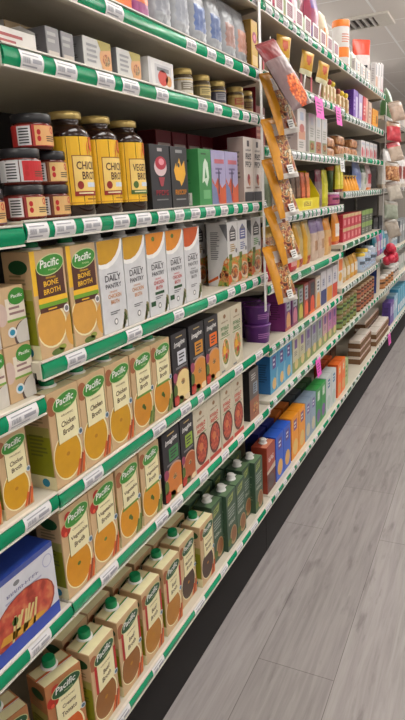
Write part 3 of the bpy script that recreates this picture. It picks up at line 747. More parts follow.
F7 = shelf('F', .107, auto(5.67, 6.89, .05, .05, 35), 'bottom shelf of the last bay')

# ------------------------------------------------------------------ bay A (left edge)
for j, zz in enumerate((0, .102)):
    for i, y in enumerate((.634, .703, .772)):
        put('short_soup', -.022, y-.008, A4+EPS+zz, ('lower' if j == 0 else 'upper')+' small soup carton with green oval, '+('third from the seam', 'second from the seam', 'next to the seam')[i]+', at left edge', 'carton', 'stacked small soup cartons')
for i, y in enumerate((.55, .63, .71)):
    put('chicken', -.014, y, A5+EPS, ('farthest left', 'middle', 'right-hand')[i]+' green-capped small chicken broth carton at the left edge', 'carton', 'small chicken broth cartons', sc=(.77, .77, .77))
put('noodle_box', -.004, .632, A6+EPS, 'wide blue and white noodle soup box with a red bowl picture, at left edge', 'box')
put('pbox', -.125, .665, A6+EPS, 'grey box standing behind the blue noodle soup box', 'box', args=('soup_box', .11, .06, .185, (150, 150, 152), (140, 140, 142), (('l', .1, .5, .9, .9, 4, (110, 110, 114)),)))
for i, (y, x) in enumerate(((.53, -.075), (.645, -.065), (.779, -.036))):
    put('tomato_soup', x, y, A7+EPS, ('farthest left', 'middle', 'right-hand')[i]+' orange-edged tomato soup carton with green cap on the bottom shelf', 'carton', 'tomato soup cartons', rz=-.24)

# ------------------------------------------------------------------ bay B
# S4
row('bone', B4, -.02, [(.819, .917), (.922, 1.02)], '{o} bone broth carton from the left, brown panel with yellow letters', 'carton', 'bone broth cartons')
row('pantry_amber', B4, -.02, [(1.024, 1.12), (1.121, 1.218)], '{o} white chicken broth carton with amber soup, from the left', 'carton', 'white broth cartons')
row('pantry_orange', B4, -.02, [(1.22, 1.318), (1.319, 1.415)], '{o} white chicken broth carton with orange soup and green tag, from left', 'carton', 'white broth cartons')
put('pantry_red', -.02, 1.4655, B4+EPS, 'white vegetable broth carton with red-orange soup, rightmost of its row', 'carton', 'white broth cartons')
put('house_box', -.02, 1.754, B4+EPS, 'white soup carton with dark house emblem, left of the blue-grey emblem one', 'carton', 'house-emblem soup cartons', args=(0,))
put('house_box', -.02, 1.8385, B4+EPS, 'white soup carton with blue-grey house emblem', 'carton', 'house-emblem soup cartons', args=(1,))
put('house_box', -.018, 1.960, B4+EPS, 'white soup carton with dark house emblem beside the hanging bags', 'carton', 'house-emblem soup cartons', args=(2,))
for i, y in enumerate((1.69, 1.785, 1.88)):
    put('house_box', -.105, y, B4+EPS, 'white soup carton in the back row, '+ORD[i]+' behind the house-emblem cartons', 'carton', 'house-emblem soup cartons', args=(0,))
# S5
row('chicken', B5, -.02, [(.818, .913), (.915, 1.008), (1.01, 1.108)], '{o} chicken broth carton from the left, yellow soup bowl', 'carton', 'chicken broth cartons')
row('chicken_low', B5, -.02, [(1.112, 1.206), (1.208, 1.303)], '{o} chicken broth carton with orange soup and green herb, from left', 'carton', 'chicken broth cartons')
BEIGE = (232, 214, 176)
put('imagine', -.02, 1.357, B5+EPS, 'black soup carton with white panel and pale soup, beside the chicken broth', 'carton', 'black soup cartons', args=(mat((206, 208, 214), .5), mat((232, 206, 140), .4), False, .088))
put('imagine', -.02, 1.4635, B5+EPS, 'black soup carton with amber panel, between the two other black ones', 'carton', 'black soup cartons', args=(mat((206, 140, 40), .5), mat((206, 134, 44), .4), True, .094))
put('imagine', -.02, 1.5645, B5+EPS, 'black soup carton with bright orange panel, beside the cream boxes', 'carton', 'black soup cartons', args=(mat((232, 110, 24), .5), mat((214, 140, 50), .4), True, .094))
row('veg_soup', B5, -.02, [(1.617, 1.712), (1.714, 1.81)], '{o} cream soup box with green letters, right of the black cartons', 'box', 'cream soup boxes', args=(mat((70, 120, 60), .5), .094, False))
# S6
row('vegetable', B6, -.02, [(.811, .906), (.908, 1.004)], '{o} vegetable broth carton from the left, red tomatoes at top', 'carton', 'vegetable broth cartons')
row('vegetable_low', B6, -.02, [(1.01, 1.11), (1.114, 1.213)], '{o} vegetable broth carton with green band, left of the black cartons', 'carton', 'vegetable broth cartons')
put('imagine', -.02, 1.2765, B6+EPS, 'black soup carton with dark green panel on the vegetable broth shelf', 'carton', 'black soup cartons', args=(mat((66, 130, 76), .5), mat((206, 120, 44), .4), True, .094))
put('imagine', -.02, 1.370, B6+EPS, 'black soup carton with lime green panel beside the red-lettered soup boxes', 'carton', 'black soup cartons', args=(mat((140, 170, 60), .5), mat((176, 90, 40), .4), True, .08))
row('veg_soup', B6, -.02, [(1.414, 1.507), (1.508, 1.601), (1.608, 1.703), (1.704, 1.80)], '{o} beige soup box with red letters and chilli bowl, from the left', 'box', 'beige chilli soup boxes', args=(mat((200, 66, 52), .5), .0915, True))
put('pbox', -.02, 1.905, B6+EPS, 'dark narrow carton with grey front panel standing alone beside the chilli soup boxes', 'carton', args=('soup_carton', .09, .064, .185, (30, 28, 30), (22, 20, 22), (('r', 0, 0, 1, 1, (92, 84, 78)), ('r', 0, 0, 1, .42, (150, 92, 66)), ('r', .4, .5, .85, .72, (140, 156, 168)), ('l', .45, .52, .8, .70, 4, (60, 60, 64)), ('l', .2, .78, .8, .92, 3, (190, 186, 180)), ('e', .6, .2, .3, .25, 'stew'))))
# S7
row('beef', B7, -.02, [(.847, .946), (.956, 1.058)], '{o} beef broth carton with brown soup from the left, green cap', 'carton', 'beef broth cartons')
row('beef_low', B7, -.02, [(1.065, 1.172), (1.178, 1.284)], '{o} beef broth carton with golden soup, green cap, beside brown-soup ones', 'carton', 'beef broth cartons')
row('mushroom', B7, -.02, [(1.286, 1.384), (1.413, 1.509)], '{o} mushroom broth carton with dark brown soup, green cap', 'carton', 'mushroom broth cartons', dx=(-.004, 0))
row('green_carton', B7, -.02, [(1.514, 1.599), (1.617, 1.702), (1.704, 1.788), (1.790, 1.875), (1.888, 1.972)], '{o} dark green broth carton from the left, white cap', 'carton', 'dark green broth cartons', dx=(-.006, 0, 0, -.012, 0))
for i, y in enumerate((.86, .957, 1.065, 1.17, 1.275, 1.375)):
    put('beef_low' if i < 4 else 'mushroom', -.096, y+.04, B7+EPS, ORD[i]+' broth carton in the back row behind the beef broth', 'carton', 'back row broth cartons')
for i, y in enumerate((1.53, 1.63, 1.72, 1.81, 1.90)):
    put('green_carton', -.103, y+.02, B7+EPS, ORD[i]+' dark green broth carton in the back row, white cap', 'carton', 'back row green cartons')
put('red_carton', -.02, 2.064+.01, C7+EPS, 'rust-red carton with white cap between green cartons and blue boxes', 'carton')
# S3
for (y, x, z, lab, back, t) in ((.861, -.05, 0, (226, 190, 130), (150, 40, 40), 'bottom jar of the front stack'), (.948, -.062, 0, (214, 170, 110), (120, 60, 40), 'bottom jar beside the yellow bottles'),
        (.861, -.05, .0611, (196, 40, 44), (206, 206, 206), 'middle jar of the front stack, white and red label'), (.948, -.062, .0611, (224, 186, 120), (150, 90, 50), 'middle jar beside the yellow bottles')):
    put('jar', x, y, B3+EPS+z, 'black-lidded sauce jar, '+t, 'jar', 'black-lidded sauce jars', args=(lab, back))
put('jar', -.054, .908, B3+EPS+.1222, 'black-lidded sauce jar with red label, topmost of the pile', 'jar', 'black-lidded sauce jars', args=((226, 170, 110), (190, 50, 46)))
for i, y in enumerate((.757, .665)):
    put('jar', -.05, y, A3+EPS, 'black-lidded sauce jar left of the stack, '+('nearer the stack' if i == 0 else 'farther from the stack'), 'jar', 'black-lidded sauce jars', args=((214, 170, 110), (110, 70, 110)))
put('bottle', -.062, 1.018, B3+EPS, 'yellow-labelled chicken broth bottle standing next to the sauce jars', 'bottle', 'yellow-labelled broth bottles', args=('CHICKEN', (150, 44, 34)))
put('bottle', -.062, 1.119, B3+EPS, 'yellow-labelled chicken broth bottle, middle of the three bottles', 'bottle', 'yellow-labelled broth bottles', args=('CHICKEN', (150, 44, 34)))
put('bottle', -.062, 1.226, B3+EPS, 'yellow-labelled vegetable broth bottle beside the black boxes', 'bottle', 'yellow-labelled broth bottles', args=('VEGETABLE', (80, 110, 50)))
for i, y in enumerate((1.04, 1.14)):
    put('bottle', -.155, y, B3+EPS, 'yellow-labelled broth bottle in the back row, '+ORD[i]+' from the left', 'bottle', 'yellow-labelled broth bottles', args=('CHICKEN', (150, 44, 34)))
SID = (26, 24, 26)
put('pbox', -.03, 1.336, B3+EPS, 'black box with a pink-red beet drawing', 'box', 'black drink mix boxes', args=('drink_mix_box', .098, .07, .152, (44, 44, 48), SID, (('r', .38, .9, .62, .95, (180, 170, 170)), ('e', .5, .66, .32, .22, (214, 190, 190)), ('e', .52, .72, .28, .16, (176, 40, 60)), ('e', .55, .74, .14, .08, (226, 150, 160)), ('p', ((.36, .5), (.68, .5), (.58, .36), (.46, .36)), (160, 60, 70)), ('g', .2, .22, .86, .30, 5, (150, 36, 50)), ('r', .2, .14, .8, .16, (120, 120, 120)))))
put('pbox', -.03, 1.437, B3+EPS, 'black box with a yellow splash drawing', 'box', 'black drink mix boxes', args=('drink_mix_box', .092, .07, .152, (48, 48, 50), SID, (('r', .3, .9, .7, .95, (150, 150, 150)), ('p', ((.16, .62), (.3, .74), (.34, .66), (.5, .82), (.62, .68), (.8, .78), (.86, .56), (.72, .44), (.56, .36), (.48, .44), (.26, .46)), (232, 172, 48)), ('e', .45, .7, .06, .06, (60, 56, 50)), ('g', .18, .22, .88, .30, 6, (206, 130, 40)), ('r', .2, .13, .8, .15, (150, 150, 150)))))
put('tea_box', -.02, 1.573, B3+EPS, 'green box with white brush lettering and barcode on its side', 'box')
LIL = ('soup_packet_box', .098, .075, .152, (170, 164, 200), (90, 110, 160), (('p', ((0, .0), (1, 0), (1, .4), (.7, .3), (.4, .5), (.2, .36), (0, .5)), (206, 96, 60)), ('p', ((0, .0), (.5, 0), (.3, .3), (0, .42)), (120, 130, 170)), ('r', .2, .76, .9, .84, (200, 110, 120)), ('l', .25, .55, .85, .7, 2, (120, 110, 150)), ('p', ((.42, .2), (.5, .2), (.54, .62), (.46, .66)), (70, 60, 90)), ('e', .46, .12, .06, .12, (190, 60, 60))))

for (y, x, t) in ((1.667, -.02, 'first'), (1.767, -.02, 'second'), (1.9, -.068, 'third')):
    put('pbox', x, y, B3+EPS, t+' lilac box with orange mountain picture, right of the green box', 'box', 'lilac mountain boxes', args=LIL)
WB = ('broth_box', .081, .055, .2, (214, 204, 196), (170, 150, 140), (('r', .38, .86, .62, .95, (60, 50, 50)), ('g', .2, .665, .84, .755, 3, (50, 44, 46)), ('g', .16, .545, .84, .63, 4, (50, 44, 46)), ('g', .2, .79, .8, .82, 7, (110, 104, 104)), ('e', .48, .36, .15, .2, (150, 40, 44)), ('e', .54, .31, .10, .14, (190, 120, 80)), ('r', 0, 0, 1, .16, (52, 50, 54)), ('l', .15, .2, .85, .25, 1, (150, 120, 110))))
row('pbox', B3, -.008, [(1.840, 1.921), (1.923, 2.004)], '{o} tall white broth box with red drop, from the lilac boxes', 'box', 'tall white broth boxes', args=WB)
RB = ('broth_box', .09, .06, .215, (124, 20, 34), (96, 14, 26), (('r', .1, .8, .9, .84, (200, 180, 170)), ('l', .2, .3, .8, .6, 3, (170, 60, 70))))
for i, y in enumerate((1.60, 1.70, 1.80, 1.9)): 
    put('pbox', -.16, y, B3+EPS, ORD[i]+' dark red box from the left, in the back row behind the lilac boxes', 'box', 'dark red boxes', args=RB)
RB2 = ('broth_box', .075, .07, .092, (124, 20, 34), (110, 16, 28), (('l', .2, .3, .8, .6, 3, (170, 60, 70)),))
# S2
put('tray_box', -.018, .853, B2+EPS, 'white open display tray at the left end of the jar shelf', 'tray')
put('pbox', -.075, .93, B2+EPS, 'brown-edged small box behind the white display tray', 'box', args=('spice_box', .07, .06, .066, (130, 104, 60), (170, 164, 156), (('l', .1, .3, .9, .8, 3, (150, 130, 90)),)))
GB = ('spice_box', .036, .07, .056, (140, 138, 140), (104, 102, 106), (('l', .1, .5, .9, .9, 2, (176, 174, 172)), ('r', .1, .1, .9, .3, (200, 190, 180))))
for i, y in enumerate((.953, .996)):
    put('pbox', -.02, y, B2+EPS, ORD[i]+' narrow grey spice box right of the white display tray', 'box', 'narrow grey spice boxes', args=GB)
SB = ('sauce_mix_box', .095, .06, .062, (206, 204, 200), (130, 130, 132), (('r', .62, 0, 1, 1, (190, 150, 110)), ('e', .82, .5, .26, .24, (214, 160, 110)), ('p', ((.5, 1), (1, 1), (1, .8), (.62, .7)), (176, 160, 80)), ('l', .1, .25, .55, .85, 4, (150, 150, 152)), ('e', .8, .45, .14, .12, 'stew')))
put('pbox', -.02, 1.092, B2+EPS, 'small white boxed mix with food picture, left one of two', 'box', 'small white boxed mixes', args=SB)
put('pbox', -.02, 1.210, B2+EPS, 'small white boxed mix with food picture, beside the white sample tray', 'box', 'small white boxed mixes', args=SB)
put('sample_tray', -.018, 1.350, B2+EPS, 'white carton tray with a red printed picture beside the gold-lidded jars', 'tray')
JC = (((206, 200, 190), (130, 120, 100)), ((120, 108, 70), (200, 180, 120)), ((70, 68, 80), (150, 146, 150)), ((170, 140, 80), (150, 60, 40)), ((150, 124, 70), (96, 60, 40)))
JL = ('white-labelled', 'brown-labelled', 'dark-labelled', 'tan and red labelled', 'amber-labelled')
for i, (y, x) in enumerate(((1.52, -.05), (1.632, -.05), (1.745, -.052), (1.875, -.046), (1.972, -.052))):
    put('relish', x, y, B2+EPS, JL[i]+' small jar with gold lid beside the white boxes', 'jar', 'gold-lidded jars', args=JC[i])
for i, (y, x) in enumerate(((1.61, -.13), (1.71, -.13), (1.81, -.13))):
    put('relish', x, y, B2+EPS, 'gold-lidded jar in the back row, '+ORD[i]+' from the left', 'jar', 'gold-lidded jars', args=JC[1])
for i, y in enumerate((1.875, 1.953)): put('pbox', -.12, y, B2+EPS, ('left', 'right')[i]+' dark red small box behind the gold-lidded jars', 'box', 'dark red small boxes', args=RB2)
# S1
put('pbox', -.02, 1.168, B1+EPS, 'bright orange box left of the pink packets on the pouch shelf', 'box', args=('snack_box', .14, .05, .14, (236, 120, 20), None, (('r', .3, .5, .9, .9, (240, 160, 40)), ('r', .78, 0, 1, 1, (226, 100, 20)))))
put('pouch', -.022, 1.288, B1+EPS, 'magenta and orange packet between the orange box and silver pouches', 'packet', args=('snack_pouch', .098, .15, .04, (150, 60, 120), (220, 110, 50), (230, 120, 40), 'panel', 1))
put('pbox', -.02, 1.07, B1+EPS, 'yellow and orange box left of the bright orange box', 'box', args=('snack_box', .05, .05, .14, (214, 150, 90), None, (('r', .1, .5, .9, .9, (240, 190, 100)),)))
for i, (y, c) in enumerate(((1.395, (140, 142, 150)), (1.495, (146, 150, 160)), (1.60, (90, 110, 160)), (1.705, (84, 104, 150)), (1.81, (160, 120, 110)), (1.905, (196, 140, 120)))):
    put('pouch', -.022, y, B1+EPS, ORD[i]+' silver stand-up pouch from the left, '+('plain grey label', 'pale label', 'blue label', 'deep blue label', 'rust picture', 'peach label')[i], 'pouch', 'silver stand-up pouches', args=('stand_up_pouch', .1, .16, .05, (156, 158, 162), c, (140, 140, 146), 'panel', 1))
put('pbox', -.012, 1.975, B1+EPS, 'yellow box with pink badge at the right end of the pouch shelf', 'box', args=('snack_box', .056, .06, .145, (214, 170, 40), (120, 90, 34), (('e', .5, .66, .36, .3, (170, 40, 70)), ('e', .5, .66, .2, .16, (226, 120, 140)), ('r', .1, .1, .9, .3, (236, 200, 120)))))

# ------------------------------------------------------------------ hanging clip strip with bags (hung from the top rail at the seam)
cs = thing('clip_strip', (.014, 1.955, 1.885)); tag(cs, 'white plastic clip strip of hooks hanging from the top rail, bags on it', 'clip strip')
b = MB(); b.box(-.0015, 0, -.011, .011, -.98, 0, WHITE, .0006); b.build('strip', cs)
b = MB(); b.box(-.006, .0, -.016, .016, -.004, .012, WHITE, .002); b.build('clip', cs)
for z in (-.12, -.216, -.349, -.469, -.618, -.746):
    b = MB(); b.tube((0, 0, z), (.044, -.038, z-.008), .0018, WHITE); b.tube((.044, -.038, z-.008), (.049, -.042, z+.004), .0016, WHITE); b.build('hook', cs)
put('red_hang_bag', .062, 1.868, 1.742, 'red-topped clear bag of orange snacks, topmost on the clip strip', 'bag', 'bags on the clip strip', rx=.34, ry=-.42, rz=-.5)
for i, (z, y, x, ax, nm) in enumerate(((1.690, 1.965, .058, .16, 'second'), (1.557, 1.965, .060, .12, 'third'), (1.437, 1.97, .058, .15, 'fourth'), (1.288, 1.975, .060, .17, 'fifth'), (1.160, 1.96, .058, .10, 'lowest'))):
    put('hang_bag', x, y-.052, z-.026, nm+' bag '+('from the top of' if i < 4 else 'on')+' the clip strip, yellow edge and stew picture', 'bag', 'bags on the clip strip', args=((214, 146, 36), 'stew'), rx=ax, ry=-.3, rz=-.55)

# ------------------------------------------------------------------ bay C
for zz, hh, t in ((C1, .155, 'pouch'), (C2, .19, 'jar')):
    b = MB(); b.box(-.36, -.03, -.0015, .0015, 0, hh, mat((120, 18, 32), .5), .0005); o = b.build('divider_board'); o.location = (0, 2.0215, zz+EPS); tag(o, 'dark red upright divider board past the right end of the '+t+' shelf', 'divider', 'dark red divider boards')
# C0 cards and bags
for i, y in enumerate((2.07, 2.19, 2.31, 2.43, 2.55, 2.67, 2.79, 2.91, 3.03)):
    t = thing('price_card', (.0022, y, C0+.003)); tag(t, ORD[i]+' square price card along the top rail from the hanging bags, mauve print', 'card', 'square price cards')
    w_ = .09
    b = MB(); b.box(-.001, .0008, -w_/2, w_/2, 0, .058, mat((226, 222, 220), .4), .0003); b.build('card', t)
    b = MB(); Art(b, w_, .058, lambda u, v, n, w_=w_: (.0009+n, u-w_/2, v)).rect(.14, .14, .86, .86, mat((146, 96, 108), .5), 1); Art(b, w_, .058, lambda u, v, n, w_=w_: (.0009+n, u-w_/2, v)).lines(.2, .2, .8, .75, 5, mat((176, 136, 144), .5), 2); b.build('printed_square', t)
def P(x, y, z, label, cat, args, grp=None, rz=0, kd='pouch', rx=0): return put(kd, x, y, z+EPS, label, cat, grp, rz=rz, args=args, rx=rx)
P(-.04, 2.28, C0, 'dark magenta tall bag at the left end of the top shelf', 'bag', ('snack_bag', .09, .2, .05, (150, 40, 80), (180, 60, 90), (120, 30, 60), 'panel', 1))
P(-.04, 2.40, C0, 'tan and green bag between magenta and pink bags on top', 'bag', ('snack_bag', .09, .18, .05, (196, 170, 110), (150, 160, 110), (214, 200, 160), 'panel', 1))
P(-.04, 2.53, C0, 'pink and white bag left of the big purple bag', 'bag', ('snack_bag', .1, .19, .05, (206, 100, 150), (226, 200, 206), (196, 180, 170), 'panel', 1))
P(-.04, 2.66, C0, 'small pale green bag beside the big purple bag', 'bag', ('snack_bag', .07, .11, .04, (150, 170, 140), (180, 190, 160), (150, 150, 130), 'panel', 1))
P(-.045, 2.86, C0, 'big purple bag with magenta side on the top shelf', 'bag', ('snack_bag', .165, .27, .07, (96, 56, 140), (150, 50, 90), (170, 60, 90), 'edge', 1))
P(-.04, 3.04, C0, 'cream bag with orange picture left of the canister', 'bag', ('snack_bag', .12, .19, .06, (216, 200, 170), (220, 130, 60), (206, 170, 120), 'panel', 1))
put('canister', -.062, 3.40, D0+EPS, 'tall white canister with orange lid on the top shelf', 'canister')
# C1 cardboard display trays with pink edges, paddle-shaped packs
@kind
def pink_tray():
    w, d, h = .15, .16, .085
    mb = MB(); K_ = mat((116, 84, 56), .7); P_ = mat((214, 110, 120), .5)
    mb.box(-d, 0, -w/2, w/2, 0, .003, K_); mb.box(-d, -d+.003, -w/2, w/2, .003, h, K_)
    for q in (-1, 1): mb.box(-d+.003, -.001, q*(w/2-.0015)-.0015, q*(w/2-.0015)+.0015, .003, h, K_); mb.box(-.001, .002, q*(w/2-.004)-.004, q*(w/2-.004)+.004, 0, h, P_)
    mb.box(-.003, .0, -w/2+.008, w/2-.008, .003, h*.86, mat((92, 66, 44), .7)); mb.box(-.0005, .002, -w/2+.008, w/2-.008, 0, .018, P_)
    return mb.build('display_tray')
for i, y in enumerate((2.19, 2.345, 2.50, 2.655, 2.81)): put('pink_tray', -.035, y, C1+EPS, ORD[i]+' brown cardboard tray with pink edges, from the hanging bags', 'tray', 'pink-edged cardboard trays')
@kind
def paddle():
    """flat yellow packet on a white stick"""
    o = thing('lollipop_pack'); b = MB(); b.tube((0, 0, 0), (0, 0, .075), .0035, WHITE); b.build('stick', o)
    b = MB(); b.pouch(.072, .09, .024, lambda u, v, q: bagmat((196, 84, 50)) if ((u-.5)**2+(v-.62)**2 < .05) else (bagmat((232, 226, 190)) if v < .25 else bagmat((206, 158, 46))), nu=10, nv=10); o2 = b.build('packet', o); o2.location = (0, 0, .068)
    return o
for i, (y, t) in enumerate(((2.27, -.12), (2.56, -.2), (2.80, -.25))): put('paddle', -.022, y, C1+.0006, ORD[i]+' yellow packet on a stick leaning before the pink-edged trays', 'candy', 'packets on sticks', rx=t, rz=-.5)
for i, y in enumerate((2.19, 2.345)): P(-.06, y, C1+.0042, ('first', 'second')[i]+' cream packet leaning in a pink-edged tray near hanging bags', 'packet', ('snack_packet', .08, .12, .03, (220, 196, 160), (226, 170, 60), (200, 160, 130), 'top', 1), 'cream packets')
for i, (y, c) in enumerate(((2.95, (60, 130, 70)), (3.02, (226, 210, 150)), (3.09, (176, 50, 50)), (3.16, (226, 196, 50)))):
    put('sqbottle', -.03, y, C1+EPS, ('green', 'cream', 'red', 'yellow')[i]+' capped seasoning bottle left of the purple box', 'bottle', 'capped seasoning bottles', args=((216, 190, 140), c))
for i, (y, c) in enumerate(((3.28, (150, 60, 40)), (3.36, (226, 190, 50)), (3.46, (232, 200, 60)))):
    put('sqbottle', -.03, y, D1+EPS, ORD[i]+' seasoning bottle counted from the shelf seam, next to the purple box', 'bottle', 'capped seasoning bottles', args=((206, 170, 120), c))
P(-.02, 3.61, D1, 'tall purple box left of the red box', 'box', ('snack_box', .12, .06, .155, (126, 80, 180), (90, 50, 150), (('r', .5, .1, .95, .8, (206, 196, 226)), ('l', .1, .3, .45, .7, 3, (190, 170, 220)))), kd='pbox')
P(-.02, 3.75, D1, 'lilac and white box between purple and red boxes', 'box', ('snack_box', .11, .06, .15, (190, 170, 210), (150, 120, 190), (('r', .2, .2, .8, .7, (226, 216, 226)),)), kd='pbox')
P(-.02, 3.90, D1, 'tall coral red box right of the purple box', 'box', ('snack_box', .14, .06, .15, (214, 74, 84), (196, 50, 60), (('r', .55, 0, 1, 1, (226, 170, 150)), ('l', .1, .3, .5, .7, 3, (236, 190, 180)))), kd='pbox')
P(-.02, 4.05, D1, 'pale pink narrow box beside the orange-yellow box', 'box', ('snack_box', .1, .06, .14, (222, 190, 170), (200, 160, 150), (('l', .2, .3, .8, .8, 3, (190, 120, 110)),)), kd='pbox')
P(-.02, 4.24, D1, 'orange-yellow box at the right end of its shelf', 'box', ('snack_box', .2, .06, .115, (238, 160, 34), (220, 130, 20), (('r', .65, .3, .85, .7, (120, 70, 20)), ('l', .1, .3, .5, .7, 3, (246, 196, 90)))), kd='pbox')
put('cupjar', -.15, 4.33, D1+EPS+.0, 'white jar with blue label behind the orange-yellow box', 'jar', args=((206, 206, 210), (216, 216, 220), (120, 140, 190), .05, .16))
# C2 tall white boxes
TW = ('meal_box', .118, .075, .175, (212, 204, 200), (176, 160, 156), (('r', .3, .72, .72, .9, (170, 176, 196)), ('r', .1, .3, .9, .5, (206, 150, 120)), ('l', .15, .1, .85, .26, 3, (150, 150, 140)), ('e', .5, .55, .3, .14, (190, 110, 100))))
put('pbox', -.02, 2.535, C2+EPS, 'large white meal box, first right of the hanging bags', 'box', 'tall white meal boxes', args=TW)
TW2 = lambda c: ('meal_box', .1, .075, .168, (208, 204, 200), (186, 180, 176), (('r', .3, .72, .72, .9, (196, 200, 206)), ('r', .08, .02, .92, .34, c), ('l', .2, .42, .85, .66, 4, (160, 160, 150)), ('e', .5, .2, .3, .16, 'stew')))
for i, (y, c) in enumerate(((2.70, (150, 160, 110)), (2.81, (180, 110, 90)), (2.92, (150, 150, 120)))):
    put('pbox', -.022, y, C2+EPS, ('sage-footed', 'rust-footed', 'olive-footed')[i]+' slim white meal box right of the large one', 'box', 'tall white meal boxes', args=TW2(c))
put('pbox', -.1, 2.25, C2+EPS, 'dull red box behind the hanging bags', 'box', args=('meal_box', .12, .06, .16, (130, 60, 50), (110, 50, 44), (('l', .2, .3, .8, .7, 3, (180, 120, 100)),)))
@kind
def clamshell(content):
    w, d, h = .15, .11, .05
    o = thing('pastry_pack'); b = MB(); b.box(-d, 0, -w/2, w/2, 0, h*.9, FOOD[content], .012, .1); b.build('pastries', o)
    b = MB(); b.box(-d*.82, -.018, -w*.4, w*.4, h*.9, h*.9+.004, mat((206, 206, 200), .25), .001); b.build('label', o); return o
for i, (y, z) in enumerate(((3.10, 0), (3.33, 0), (3.33, .0497), (3.50, 0), (3.67, 0), (3.67, .0497), (3.10, .0497))):
    put('clamshell', -.03, y, (C2 if y < 3.2 else D2)+EPS+z, ('lower', 'lower', 'upper', 'single', 'lower', 'upper', 'upper')[i]+' pastry pack with white top label, '+('by the seam', 'left', 'left', 'middle', 'right', 'right', 'by the seam')[i]+' of the group', 'pack', 'clear pastry packs', args=('pastry',))
WR = ('cookie_box', .12, .07, .1, (218, 214, 212), (190, 186, 186), (('e', .3, .35, .2, .24, (196, 60, 80)), ('e', .72, .3, .16, .2, (206, 120, 130)), ('r', .1, .75, .9, .88, (190, 196, 206))))
row('pbox', D2, -.02, [(3.79, 3.91), (3.93, 4.05), (4.07, 4.19), (4.21, 4.33)], '{o} white cookie box with red fruit print, from the pastry packs', 'box', 'white cookie boxes', args=WR)
# C3
P(-.03, 2.13, C3, 'grey and green packet half hidden behind the hanging bags', 'packet', ('snack_packet', .1, .17, .03, (110, 120, 90), (80, 90, 60), (150, 160, 130), 'panel', 1))
P(-.03, 2.255, C3, 'olive and grey packet left of the yellow display box', 'packet', ('snack_packet', .1, .17, .03, (130, 120, 110), (60, 70, 60), (150, 120, 100), 'panel', 1))
@kind
def yellow_display():
    w, d, h = .40, .12, .17
    Y_ = mat((226, 206, 20), .42); mb = MB()
    mb.box(-d, 0, -w/2, w/2, 0, .003, Y_); mb.box(-.003, 0, -w/2, w/2, .003, .05, Y_); mb.box(-d, -d+.003, -w/2, w/2, .003, h, Y_)
    for q in (-1, 1):
        y = q*(w/2-.0015)
        P_ = [(0, .003), (-d, .003), (-d, h), (-d*.55, h), (0, .06)]
        vs = [(x, y-.0015, z) for x, z in P_]+[(x, y+.0015, z) for x, z in P_]; n = 5
        mb.add(vs, [tuple(range(n)), tuple(range(n, 2*n))[::-1]]+[(i, i+n, (i+1) % n+n, (i+1) % n) for i in range(n)], Y_)
    a = front(mb, w, .05); a.rect(.3, .2, .7, .8, mat((240, 226, 90), .45), 1); a.glyphs(.36, .3, .64, .7, 6, mat((150, 110, 30), .5), 2)
    return mb.build('display_box')
put('yellow_display', -.02, 2.62, C3+EPS, 'bright yellow counter display box holding slanted bar packets', 'display box')
for i, (y, c) in enumerate(((2.50, (96, 70, 50)), (2.575, (110, 74, 50)), (2.65, (206, 96, 50)), (2.73, (226, 120, 60)))):
    P(-.045, y, C3+.0045, ('first brown', 'second brown', 'dark orange', 'light orange')[i]+' bar packet leaning in the yellow display box', 'packet', ('bar_packet', .07, .15, .02, c, tuple(min(255, v+26) for v in c), tuple(int(v*.7) for v in c), 'edge', 1), 'bar packets', rx=0)
P(-.035, 2.90, C3, 'plum and grey packet right of the yellow display box', 'packet', ('snack_packet', .11, .17, .03, (120, 100, 100), (110, 30, 50), (150, 130, 120), 'top', 1))
P(-.035, 3.02, C3, 'acid yellow packet left of the shelf seam', 'packet', ('snack_packet', .1, .17, .03, (196, 190, 30), (214, 206, 70), (170, 160, 30), 'panel', 1))
put('cupjar', -.04, 3.13, C3+EPS, 'short purple and white tub at the shelf seam', 'tub', args=((150, 60, 120), (206, 190, 200), (170, 80, 120), .042, .065))
# C4
RP = ('snack_packet', .12, .09, .04, (186, 36, 44), (214, 150, 140), (150, 20, 30), 'panel', 1)
for i, (y, x) in enumerate(((2.15, -.02), (2.28, -.018), (2.41, -.016))):
    P(x, y, C4, ORD[i]+' short red packet at the front, beside the hanging bags', 'packet', RP, 'short red packets')
FB = ('grain_bag', .115, .19, .05, 'stew', (214, 170, 60), (206, 190, 160), 'window', 1)
P(-.075, 2.30, C4, 'round-pictured grain bag behind the short red packets', 'bag', FB)
P(-.075, 2.18, C4, 'maroon bag behind the short red packets', 'bag', ('grain_bag', .1, .18, .05, (90, 30, 30), (120, 60, 50), (150, 120, 100), 'top', 1))
P(-.075, 2.44, C4, 'grain bag with dark oval label, left of the gold bags', 'bag', ('grain_bag', .115, .2, .05, (196, 180, 150), (120, 80, 50), 'bean', 'panel', 1))
for i, y in enumerate((2.555, 2.68)): P(-.03, y, C4, ('left', 'right')[i]+' gold grain bag with food picture', 'bag', ('grain_bag', .115, .19, .05, (196, 170, 110), (214, 160, 40), 'bean', 'strip', 1), 'gold grain bags')
for i, y in enumerate((2.81, 2.935)): P(-.03, y, C4, ('left', 'right')[i]+' lilac-topped grain bag right of the gold bags', 'bag', ('grain_bag', .115, .185, .05, (206, 180, 160), (150, 130, 170), (176, 130, 90), 'top', 1), 'lilac-topped grain bags')
P(-.03, 3.075, C4, 'orange-topped grain bag near the shelf seam', 'bag', ('grain_bag', .125, .18, .05, (214, 170, 110), (232, 150, 40), (206, 110, 50), 'top', 1))
